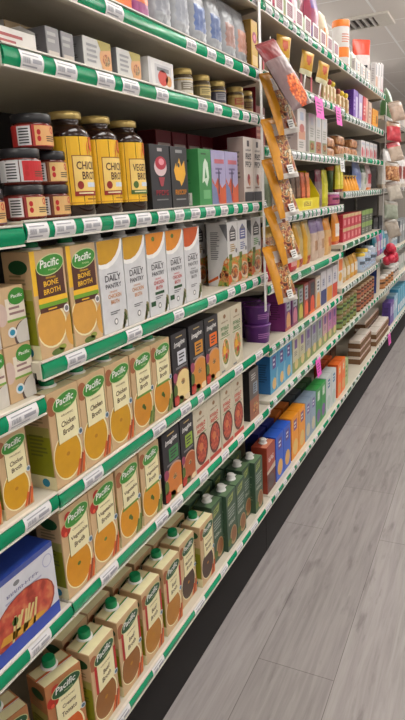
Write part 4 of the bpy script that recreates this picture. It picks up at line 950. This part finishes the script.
# C5
for i, (y, x, z) in enumerate(((2.10, -.075, 0), (2.10, -.075, .0747), (2.185, -.145, 0), (2.185, -.145, .0747))):
    put('bowl', x, y, C5+EPS+z, ('lower', 'upper')[i % 2]+' purple popcorn tub of the '+('front', 'rear')[i//2]+' stack', 'tub', 'purple popcorn tubs')
def SP(n, w, base, side, panel, pic, foot): return (n, w, .085, .155, base, side, (('r', .25, .52, .9, .92, panel), ('l', .35, .56, .8, .88, 3, (70, 70, 76)), ('e', .55, .22, .34, .5, pic), ('r', 0, 0, 1, .08, foot)))
SPC = ((2.320, .082, (110, 36, 110), (116, 40, 104), (150, 156, 160), (206, 150, 90), (170, 80, 60), 'purple'), (2.415, .085, (96, 40, 90), (84, 34, 80), (150, 156, 160), (190, 110, 130), (130, 60, 90), 'plum'), (2.503, .082, (86, 110, 40), (70, 90, 40), (150, 156, 160), (196, 180, 70), (90, 120, 40), 'olive green'),
       (2.592, .08, (150, 60, 50), (120, 40, 40), (150, 156, 160), (226, 90, 50), (170, 60, 40), 'brick red'), (2.692, .1, (110, 46, 40), (90, 34, 30), (60, 60, 62), (220, 80, 40), (230, 120, 40), 'red and black'), (2.80, .09, (196, 180, 160), (170, 150, 130), (206, 206, 206), (226, 160, 60), (200, 130, 60), 'cream and amber'))
for (y, w, bs, sd, pn, pc, ft, nm) in SPC: put('pbox', -.02, y, C5+EPS, nm+' grain box in the row right of the purple tubs', 'box', 'colourful grain boxes', args=SP('grain_box', w, bs, sd, pn, pc, ft))
for (y, c, nm) in ((2.91, (40, 50, 110), 'navy'), (3.03, (220, 150, 40), 'amber'), (3.15, (210, 70, 40), 'red-orange')):
    put('pbox', -.02, y, C5+EPS, 'white box with '+nm+' foot, right end of the grain boxes', 'box', 'white-topped grain boxes', args=('grain_box', .108, .07, .165, (206, 202, 204), (190, 186, 190), (('r', 0, 0, 1, .45, c), ('r', .25, .55, .7, .8, (180, 180, 190)), ('l', .3, .58, .66, .78, 3, (100, 100, 130)))))
# C6
LB = ('pasta_box', .092, .06, .155, (66, 150, 190), (44, 110, 170), (('r', .3, .62, .72, .94, (90, 50, 130)), ('l', .36, .68, .66, .9, 2, (226, 220, 230)), ('e', .5, .22, .26, .26, (222, 180, 110)), ('e', 1.0, .30, .3, .5, (130, 180, 200))))
row('pbox', C6, -.02, [(2.085, 2.177), (2.18, 2.272), (2.275, 2.367)], '{o} light blue pasta box from the left, purple emblem', 'box', 'light blue pasta boxes', args=LB)
def MB6(c): return ('pasta_box', .094, .06, .155, c, (150, 150, 110), (('r', .3, .66, .72, .92, (110, 70, 140)), ('l', .25, .45, .8, .6, 3, (120, 116, 110)), ('r', 0, 0, 1, .3, (130, 150, 80)), ('e', .55, .2, .3, .24, (214, 190, 130))))
for (y, c, nm) in ((2.426, (196, 190, 160), 'cream pasta box beside the light blue ones'), (2.524, (190, 184, 150), 'cream-green pasta box beside the grey ones'), (2.625, (150, 150, 160), 'grey pasta box next to the cream-green one'), (2.73, (146, 150, 156), 'grey pasta box, middle of the row'), (2.835, (150, 160, 150), 'sage pasta box left of the pink ones'), (2.94, (196, 150, 160), 'pale pink pasta box beside the sage one'), (3.045, (190, 120, 160), 'deeper pink pasta box second from the seam'), (3.145, (184, 110, 156), 'pink pasta box at the shelf seam')):
    put('pbox', -.02, y, C6+EPS, nm, 'box', 'slim pasta boxes', args=MB6(c))
# C7
def M7(w, c, s_, e_, pic): return ('pasta_box', w, .06, .2, c, s_, (('r', .3, .66, .75, .9, e_), ('l', .36, .7, .7, .86, 2, (226, 226, 226)), ('e', .5, .25, .34, .36, pic)))
for i, y in enumerate((2.185, 2.287)): put('pbox', -.02, y, C7+EPS, ('left', 'right')[i]+' royal blue pasta box on the bottom shelf', 'box', 'royal blue pasta boxes', args=M7(.098, (40, 90, 196), (30, 60, 170), (90, 50, 130), (222, 170, 90)))
for i, y in enumerate((2.405, 2.515)): put('pbox', -.02, y, C7+EPS, ('left', 'right')[i]+' orange pasta box on the bottom shelf', 'box', 'orange pasta boxes', args=M7(.105, (236, 150, 30), (220, 120, 20), (120, 60, 130), (230, 190, 110)))
for i, y in enumerate((2.62, 2.715)): put('pbox', -.02, y, C7+EPS, ('left', 'right')[i]+' pale blue-grey pasta box right of the orange ones', 'box', 'pale blue-grey pasta boxes', args=M7(.092, (140, 160, 180), (110, 130, 160), (110, 80, 150), (200, 190, 160)))
for i, y in enumerate((2.815, 2.915)): put('pbox', -.02, y, C7+EPS, ('left', 'right')[i]+' bright green box on the bottom shelf', 'box', 'bright green boxes', args=M7(.096, (50, 150, 70), (34, 130, 60), (200, 220, 200), (120, 80, 150)))
for i, y in enumerate((3.03, 3.145)): put('pbox', -.02, y, C7+EPS, ('left', 'right')[i]+' white and blue-green box right of the green ones', 'box', 'white and blue-green boxes', args=M7(.11, (206, 212, 210), (150, 180, 180), (60, 120, 150), (180, 200, 190)))
for k, (yy, lab, cc) in enumerate(((2.19, 'navy box', (34, 40, 110)), (2.30, 'navy box', (34, 40, 110)), (2.41, 'rust box', (170, 90, 30)), (2.52, 'rust box', (170, 90, 30)), (2.63, 'slate box', (60, 66, 70)), (2.73, 'slate box', (60, 66, 70)), (2.83, 'dark green box', (50, 80, 50)), (2.93, 'dark green box', (50, 80, 50)))):
    put('pbox', -.1, yy, C7+EPS, ('left', 'right')[k % 2]+' '+lab+' in the back row of the bottom shelf', 'box', 'back row pasta boxes', args=M7(.092, cc, cc, (90, 60, 110), (150, 120, 90)))
# ------------------------------------------------------------------ bay D
for i, y in enumerate((3.29, 3.39)): put('pbox', -.02, y, D7+EPS, ('left', 'right')[i]+' vivid orange box on the bottom shelf', 'box', 'vivid orange boxes', args=M7(.095, (238, 110, 30), (226, 90, 20), (240, 190, 120), (226, 160, 90)))
put('pbox', -.024, 3.495, D7+EPS, 'pale green box right of the vivid orange ones', 'box', args=('tea_box', .09, .06, .17, (170, 190, 130), (150, 170, 110), (('l', .2, .3, .8, .8, 3, (110, 140, 80)),)))
for i, y in enumerate((3.29, 3.39)): put('pbox', -.1, y, D7+EPS, ('left', 'right')[i]+' rust box behind the vivid orange ones', 'box', 'rust boxes in the back row', args=M7(.092, (190, 80, 30), (170, 70, 26), (200, 150, 100), (150, 120, 90)))
@kind
def kraft_tray():
    w, d, h = .2, .085, .055
    o = thing('kraft_tray'); b = MB(); b.box(-d, 0, -w/2, w/2, 0, h*.62, mat((122, 88, 56), .7), .001); b.build('tray', o)
    b = MB(); b.box(-d+.004, -.004, -w/2+.004, w/2-.004, h*.62, h, mat((226, 216, 204), .45), .003); a = Art(b, w-.02, h*.3, lambda u, v, n: (-.004+n, u-w/2+.01, h*.66+v))
    for k in range(4): a.ell(.12+.25*k, .5, .05, .04, mat((176, 60, 50), .5), 1)
    b.build('cup_lids', o); return o
for j in range(3):
    for i in range(6):
        put('kraft_tray', -.03 if i < 2 else -.11, 4.06+.205*i if i < 2 else 4.0+.205*i+.05, (D7 if i < 2 else E7)+EPS+.0556*j, ('bottom', 'middle', 'top')[j]+' brown cardboard tray of cups, '+ORD[i]+' along the stacked row', 'tray', 'brown cardboard trays') if (i < 2 or i > 2) else None
for j in range(2):
    for i in range(3): put('kraft_tray', -.012, 4.58+.205*i, E7+EPS+.0556*j, ('lower', 'upper')[j]+' brown cup tray in the front row, '+ORD[i]+' past the far seam', 'tray', 'brown cardboard trays')
for i, y in enumerate((3.72, 3.9)): put('pbox', -.2, y, D7+EPS, ('left', 'right')[i]+' dark brown box deep on the bottom shelf behind the trays', 'box', 'dark brown boxes', args=M7(.14, (76, 48, 36), (66, 40, 30), (120, 90, 70), (110, 80, 60)))
# D0
P(-.05, 3.56, D0, 'green and white bag right of the orange-lidded canister', 'bag', ('snack_bag', .12, .2, .06, (150, 170, 150), (206, 210, 206), (90, 120, 90), 'panel', 1))
P(-.11, 3.66, D0, 'yellow-orange bag behind the white packets on top', 'bag', ('snack_bag', .13, .22, .06, (236, 160, 40), (240, 190, 60), (214, 200, 160), 'window', 1))
P(-.05, 3.80, D0, 'pale grey-green packet in the row on top', 'packet', ('snack_bag', .14, .15, .06, (190, 196, 180), (150, 160, 140), (206, 200, 180), 'panel', 1))
P(-.085, 4.16, D0, 'red-topped white bag with black label leaning on the top shelf', 'bag', ('snack_bag', .13, .30, .07, (214, 206, 204), (222, 76, 50), (40, 40, 44), 'top', 1), rx=0, rz=-.8)
for i, (y, c) in enumerate(((4.17, (200, 150, 120)), (4.27, (214, 206, 206)), (4.37, (206, 190, 190)))):
    put('pbox', -.006, y, D0+EPS, ('rust and cream', 'plain white', 'white with pink foot')[i]+' box near the end of the top shelf', 'box', 'boxes at the end of the top shelf', args=('snack_box', .092, .03, .15+.015*i, (212, 206, 204), (196, 190, 190), (('r', .1, .1, .9, .5, c), ('r', .2, .55, .4, .95, (80, 84, 100)), ('r', 0, 0, 1, .12, (206, 110, 130) if i == 2 else (190, 180, 170)))))
for i, y in enumerate((3.55, 3.70, 3.86)): put('pbox', -.001, y, D0+EPS, ORD[i]+' low white box at the rail of the top shelf', 'box', 'low white boxes', args=('snack_box', .13, .02, .07, (214, 208, 200), (196, 190, 186), (('r', .1, .2, .4, .8, (150, 150, 160)), ('l', .5, .2, .9, .8, 3, (190, 150, 130)))))
# D3
for i, y in enumerate((3.27, 3.345)): P(-.03, y, D3, ('left', 'right')[i]+' slim yellow packet at the seam', 'packet', ('snack_packet', .07, .15, .03, (206, 196, 40), (226, 214, 90), (120, 40, 50), 'panel', 1), 'slim yellow packets')
@kind
def cone_bag():
    mb = MB(); mb.lathe([(.026, 0), (.028, .004), (.012, .055), (.003, .078)], bagmat((240, 160, 50)), seg=14); mb.lathe([(.004, .0775), (.012, .086), (.002, .088)], bagmat((246, 200, 110)), seg=10); return mb.build('cone_bag')
for i in range(5): put('cone_bag', -.04, 3.42+.075*i, D3+EPS, ORD[i]+' orange cone bag from the left, in front of the green packets', 'bag', 'orange cone bags')
for i, y in enumerate((3.45, 3.58)): P(-.1, y, D3, ('left', 'right')[i]+' orange-topped green bag behind the cone bags', 'bag', ('snack_bag', .12, .165, .05, (90, 120, 60), (220, 110, 40), (150, 170, 100), 'top', 1), 'orange-topped green bags')
P(-.04, 3.87, D3, 'pale blue bag right of the orange cone bags', 'bag', ('snack_bag', .19, .165, .06, (140, 156, 206), (110, 130, 190), (190, 196, 220), 'panel', 1))
P(-.04, 4.06, D3, 'dark green and white packet beside the pale blue bag', 'bag', ('snack_bag', .14, .155, .05, (206, 206, 200), (60, 90, 60), (150, 170, 140), 'top', 1))
P(-.04, 4.23, D3, 'white and red bag with orange foot, near the far seam', 'bag', ('snack_bag', .15, .16, .05, (214, 190, 190), (190, 50, 70), (236, 130, 50), 'panel', 1))
# D4
for j in range(2):
    for i in range(5): put('pbox', -.03, 3.42+.105*i, D4+EPS+.0756*j, ('lower', 'upper')[j]+' red packet box, '+ORD[i]+' from the orange bags', 'box', 'double row of red packets', args=('grain_box', .1, .07, .075, (196, 50, 70), (170, 40, 60), (('r', 0, .75, 1, 1, (206, 180, 130)), ('r', .3, .2, .7, .6, (226, 150, 150)))))
    for i in range(3): put('pbox', -.03, 3.97+.125*i, D4+EPS+.0756*j, ('lower', 'upper')[j]+' green and charcoal box, '+ORD[i]+' right of the red packets', 'box', 'double row of green boxes', args=('grain_box', .12, .07, .075, (90, 96, 84), (80, 84, 74), (('r', 0, .6, 1, 1, (140, 170, 90)), ('l', .2, .15, .8, .5, 2, (170, 170, 160)))))
P(-.04, 3.30, D4, 'orange bag with white label at the seam, left of red packets', 'bag', ('grain_bag', .12, .17, .05, (226, 140, 40), (230, 220, 210), (200, 80, 40), 'panel', 1))
# D5
put('pbox', .0-.03, 3.32, D5+EPS, 'white and orange box just right of the shelf seam', 'box', args=('snack_box', .13, .06, .17, (214, 206, 196), (200, 190, 180), (('r', .2, .5, .9, .9, (230, 120, 40)), ('e', .5, .3, .3, .2, (226, 170, 60)))))
for i, (y, c) in enumerate(((3.45, (206, 180, 130)), (3.56, (196, 160, 90)), (3.67, (214, 160, 50)), (3.78, (206, 150, 60)))): P(-.03, y, D5, ORD[i]+' amber grain pouch from the seam, under the black trays', 'pouch', ('grain_pouch', .1, .13, .05, c, (222, 210, 190), (214, 150, 50), 'panel', 1), 'amber grain pouches')
@kind
def black_tray():
    mb = MB(); mb.lathe([(.05, 0), (.066, .02), (.07, .024), (.066, .026)], BLACK, seg=24); mb.lathe([(.060, .0262), (.05, .034), (.02, .036)], mat((60, 62, 66), .15), seg=24); return mb.build('deli_bowl')
for i, y in enumerate((3.50, 3.65)): put('black_tray', -.14, y, D5+EPS, ('left', 'right')[i]+' black lidded bowl behind the amber pouches', 'bowl', 'black lidded bowls')
for i, y in enumerate((3.90, 4.0, 4.1, 4.2, 4.3)): put('cupjar', -.045, y, D5+EPS, ORD[i]+' pale blue-labelled jar right of the amber pouches', 'jar', 'pale blue-labelled jars', args=((190, 200, 210), ((226, 190, 60) if i < 2 else (196, 206, 220)), (170, 190, 214), .042, .12+.02*(i % 2)))
# D6
for j in range(2):
    for i in range(5): put('cupjar', -.05, 3.29+.095*i, D6+EPS+.0806*j, ('lower', 'upper')[j]+' squat green-labelled jar, '+ORD[i]+' from the seam', 'jar', 'squat green-labelled jars', args=((120, 110, 60), (150, 120, 80), (120, 150, 80), .043, .08))
    for i in range(6): put('cupjar', -.05, 3.77+.095*i+.04, D6+EPS+.0806*j, ('lower', 'upper')[j]+' squat brown-labelled jar, '+ORD[i]+' after the green-labelled ones', 'jar', 'squat brown-labelled jars', args=((110, 70, 50), (170, 140, 100), (170, 100, 70), .043, .08))
# ------------------------------------------------------------------ bays E and F
put('pbox', -.03, 4.60, E6+EPS, 'white-fronted box with blue frame past the brown jars', 'box', args=('snack_box', .14, .08, .2, (206, 190, 170), (60, 80, 150), (('r', .08, .06, .92, .94, (206, 196, 176)), ('r', 0, .9, 1, 1, (60, 80, 150)))))
for i in range(4):
    put('cupjar', -.06, 4.78+.14*i, E6+EPS, ORD[i]+' brown food tub on the far shelf', 'tub', 'brown food tubs', args=((170, 110, 60), (214, 206, 196), (190, 130, 80), .056, .09))
for i in range(3): put('cupjar', -.06, 5.36+.11*i-.02, E6+EPS, ORD[i]+' white food tub right of the brown tubs', 'tub', 'white food tubs', args=((206, 204, 200), (220, 216, 212), (206, 196, 190), .05, .11))
for i, (y, c) in enumerate(((4.55, (60, 150, 170)), (4.68, (200, 120, 150)), (4.81, (150, 110, 190)), (4.94, (70, 160, 180)))): P(-.04, y, E5, ('teal', 'rose', 'violet', 'aqua')[i]+' snack pouch on the far shelf under the rose bag', 'pouch', ('snack_pouch', .12, .17, .05, c, (206, 206, 210), tuple(int(v*.8) for v in c), 'panel', 1), 'bright snack pouches')
for i in range(4): put('pbox', -.03, 5.1+.13*i, E5+EPS, ORD[i]+' white and blue-grey carton right of the snack pouches', 'box', 'white and blue-grey cartons', args=('snack_box', .12, .08, .14, (206, 212, 216), (150, 180, 200), (('r', .1, .1, .9, .4, (130, 170, 190)), ('e', .5, .65, .2, .16, (90, 100, 80)))))
for i, y in enumerate((5.27, 5.38)): put('pbox', -.02, y, E7+EPS, ('left', 'right')[i]+' purple box past the brown cup trays', 'box', 'purple boxes at the far end', args=('snack_box', .1, .07, .2, (110, 80, 160), (90, 66, 140), (('r', .2, .4, .8, .8, (196, 190, 220)),)))
for i, y in enumerate((5.49, 5.6)): put('pbox', -.02, y, E7+EPS, ('left', 'right')[i]+' light blue box right of the purple boxes', 'box', 'light blue boxes at the far end', args=('snack_box', .1, .07, .22, (150, 190, 210), (120, 160, 190), (('r', .2, .4, .8, .8, (220, 226, 230)),)))
for i, y in enumerate((5.75, 5.9, 6.05, 6.2)): put('pbox', -.02, y, F7+EPS, ORD[i]+' cyan box on the last bottom shelf', 'box', 'cyan boxes', args=('snack_box', .13, .08, .24, (90, 170, 200), (70, 150, 190), (('r', .1, .1, .9, .4, (226, 230, 236)),)))
for i, y in enumerate((5.78, 5.95, 6.12, 6.29)): put('pbox', -.03, y, F6+EPS, ORD[i]+' white carton on the last bay, second shelf from floor', 'box', 'white cartons in the last bay', args=('snack_box', .14, .08, .15, (206, 206, 200), (190, 190, 190), (('r', .1, .1, .9, .4, (150, 170, 160)),)))
for i, y in enumerate((5.78, 5.95, 6.12, 6.29)): put('pbox', -.03, y, F5+EPS, ORD[i]+' grey carton on the last bay, third shelf from floor', 'box', 'grey cartons in the last bay', args=('snack_box', .14, .08, .2, (150, 156, 160), (120, 124, 130), (('r', .1, .5, .9, .8, (206, 206, 206)),)))
# big bags on the upper far shelves
P(-.04, 5.10, E1, 'tall green bag on the upper far shelf', 'bag', ('bulk_sack', .2, .25, .09, (70, 104, 60), (110, 140, 90), (60, 84, 50), 'panel', 1))
P(-.05, 5.34, E1, 'white and light blue bag right of the tall green bag', 'bag', ('bulk_sack', .22, .19, .1, (218, 220, 220), (206, 216, 220), (110, 180, 206), 'panel', 1))
for i, y in enumerate((5.56,)): P(-.05, y, E1, 'white bag near the end of the upper far shelf', 'bag', ('bulk_sack', .2, .18, .1, (220, 218, 214), (206, 200, 194), (196, 196, 196), 'panel', 1))
for i, y in enumerate((5.80, 6.08, 6.36)): P(-.05, y, F1, ORD[i]+' pale bag on the upper shelf of the last bay', 'bag', ('bulk_sack', .25, .17, .1, (206, 200, 196), (190, 180, 176), (170, 160, 156), 'panel', 1), 'pale bags in the last bay')
for i, y in enumerate((5.26, 5.52)): P(-.05, y, E2, ORD[i]+' white bread bag from the left on the middle far shelf', 'bag', ('bulk_sack', .24, .30, .12, (220, 216, 212), (206, 190, 180), (190, 170, 150), 'panel', 1), 'white bread bags')
for i, y in enumerate((5.80, 6.08, 6.36)): P(-.05, y, F2, ORD[i]+' white bag on the middle shelf of the last bay', 'bag', ('bulk_sack', .25, .28, .1, (216, 212, 210), (150, 60, 50), (190, 180, 170), 'panel', 1), 'white bags in the last bay')
for i, y in enumerate((4.62, 4.9, 5.2, 5.46)): put('pbox', -.16, y, E5+EPS, ORD[i]+' black crate box deep on the far shelf', 'box', 'black crate boxes', args=('crate_box', .22, .1, .26, (44, 42, 46), (40, 38, 42), (('r', .2, .4, .8, .7, (110, 110, 114)),)))
# clip strip of kraft bags at the far seam
cs = thing('clip_strip', (.012, 4.47, 1.86)); tag(cs, 'far clip strip with a column of small brown and clear bags', 'clip strip')
b = MB(); b.box(-.0015, 0, -.011, .011, -.93, .0, WHITE, .0006); b.build('strip', cs)
for k in range(7):
    b = MB(); z = -.012-.128*k; b.tube((0, 0, z), (.052, -.028, z-.004), .0018, WHITE); b.build('hook', cs)
BK = (((180, 156, 138), (160, 140, 124), 'kraft brown'), ((190, 60, 70), (186, 150, 120), 'red and tan'), ((184, 164, 146), (206, 90, 96), 'pink-topped beige'), ('pastry', (190, 176, 160), 'pastry brown'), ((186, 176, 162), (166, 150, 136), 'pale beige'), ((150, 156, 138), (160, 150, 136), 'green-grey'), ((160, 148, 134), (176, 164, 150), 'stone grey'))
for i, (c, kc, nm) in enumerate(BK):
    put('clear_bag', .066, 4.435, 1.848-.128*i, nm+' bag hanging on the far clip strip', 'bag', 'bags on the far clip strip', args=(c, kc, .112, .126), rx=.15*(-1)**i, ry=-.34, rz=-.8)
@kind
def rose_bag():
    o = thing('candy_bag'); b = MB(); R2 = mat((206, 44, 70), .3)
    rnd = random.Random(3)
    for k in range(16): b.ball((rnd.uniform(-.03, .035), rnd.uniform(-.06, .06), -.06-rnd.uniform(0, .1)), rnd.uniform(.024, .036), R2, seg=10, rings=6)
    b.build('red_sweets', o); b = MB(); b.box(-.002, .002, -.05, .05, -.045, .012, mat((206, 190, 184), .4), .001); b.build('header_card', o); return o
put('rose_bag', .072, 4.43, .955, 'bag of bright red round sweets hanging low on the far clip strip', 'bag')
# ------------------------------------------------------------------ hanging sale tags
def talker(y, z, w, h, label, col=PINK, rz=.5, grp='pink sale tags'):
    t = thing('sale_tag', (.009, y, z)); tag(t, label, 'tag', grp); t.rotation_euler = (0, -.12, 0)
    b = MB(); b.box(-.0005, .0005, -w/2, w/2, -h, 0, col); b.build('paper', t)
    b = MB(); a = Art(b, w, h, lambda u, v, n: (.0006+n, u-w/2, v-h)); a.lines(.15, .2, .85, .8, 4, mat([int(v*.62) for v in (238, 84, 190)], .5) if col is PINK else GREY, 1); b.build('print', t)
    b = MB(); b.box(-.002, .002, -.008, .008, -.004, .01, WHITE); b.build('clip', t)
talker(2.69, 1.690, .13, .085, 'large pink sale tag below the pink-edged trays')
talker(3.05, 1.690, .11, .085, 'narrow pink sale tag in front of the seasoning bottles')
talker(2.685, .533, .075, .085, 'pink sale tag below the grey pasta boxes')
talker(4.98, .128, .12, .09, 'pink sale tag on the bottom rail near the brown cup trays')
talker(3.15, 1.447, .09, .055, 'small white tag hanging at the shelf seam above the yellow packet', WHITE, grp=None)

# ------------------------------------------------------------------ ceiling lights
LM = bpy.data.materials.new('lamp_diffuser'); LM.use_nodes = True; bb = LM.node_tree.nodes['Principled BSDF']; bb.inputs['Emission Color'].default_value = (1, .98, .95, 1); bb.inputs['Emission Strength'].default_value = 8.0; bb.inputs['Base Color'].default_value = (.9, .9, .9, 1)
proto = None
for i, (x, y) in enumerate([(.85, -1.3+2.4*q) for q in range(6)]+[(3.7, -1.3+2.4*q) for q in range(6)]+[(-2.2, -1.3+2.4*q) for q in range(6)]):  # last row, behind the shelving, is added to brighten the ceiling
    if proto is None:
        proto = thing('ceiling_light'); b = MB()
        for x0, x1, y0, y1 in ((-.30, .30, -.61, -.58), (-.30, .30, .58, .61), (-.30, -.27, -.58, .58), (.27, .30, -.58, .58)): b.box(x0, x1, y0, y1, -.02, -.001, mat((220, 218, 214), .5))
        b.build('frame', proto); b = MB(); b.box(-.25, .25, -.56, .56, -.07, .045, LM, .02); b.build('diffuser', proto)  # glows on top too and hangs low, shaped to light the ceiling
        for q in (-.5, .5): b = MB(); b.tube((0, q, .044), (0, q, .32), .006, METAL); b.build('hanger', proto); o = proto
    else: o = copy_tree(proto)
    o.location = (x, y, CZ-.32); tag(o, ORD[i % 6]+' long suspended ceiling light '+('over this aisle', 'over the next aisle', 'added for uplight behind shelving')[i//6]+', counted from behind the viewer', 'light', 'ceiling lights over the aisles')
w = bpy.data.worlds.new('store'); scene.world = w; w.use_nodes = True
w.node_tree.nodes['Background'].inputs[0].default_value = (1, .96, .93, 1); w.node_tree.nodes['Background'].inputs[1].default_value = .36

# ------------------------------------------------------------------ camera
cam = bpy.data.cameras.new('camera'); co = bpy.data.objects.new('camera', cam); COL.objects.link(co); scene.camera = co
cam.sensor_fit = 'VERTICAL'; cam.sensor_height = 36; cam.lens = 590.88/720*36; cam.clip_start = .05
yaw, pit, rol = [math.radians(v) for v in (-26.1714, -15.4878, -2.9789)]
f = Vector((math.sin(yaw)*math.cos(pit), math.cos(yaw)*math.cos(pit), math.sin(pit)))
r0 = Vector((math.cos(yaw), -math.sin(yaw), 0)); u0 = r0.cross(f)
r = math.cos(rol)*r0+math.sin(rol)*u0; u = -math.sin(rol)*r0+math.cos(rol)*u0
co.matrix_world = Matrix(((r.x, u.x, -f.x, .7143), (r.y, u.y, -f.y, 0), (r.z, u.z, -f.z, 1.31), (0, 0, 0, 1)))
v = scene.view_settings; v.view_transform = 'Standard'; v.look = 'None'; v.gamma = 1; v.exposure = 0.3; v.use_curve_mapping = False
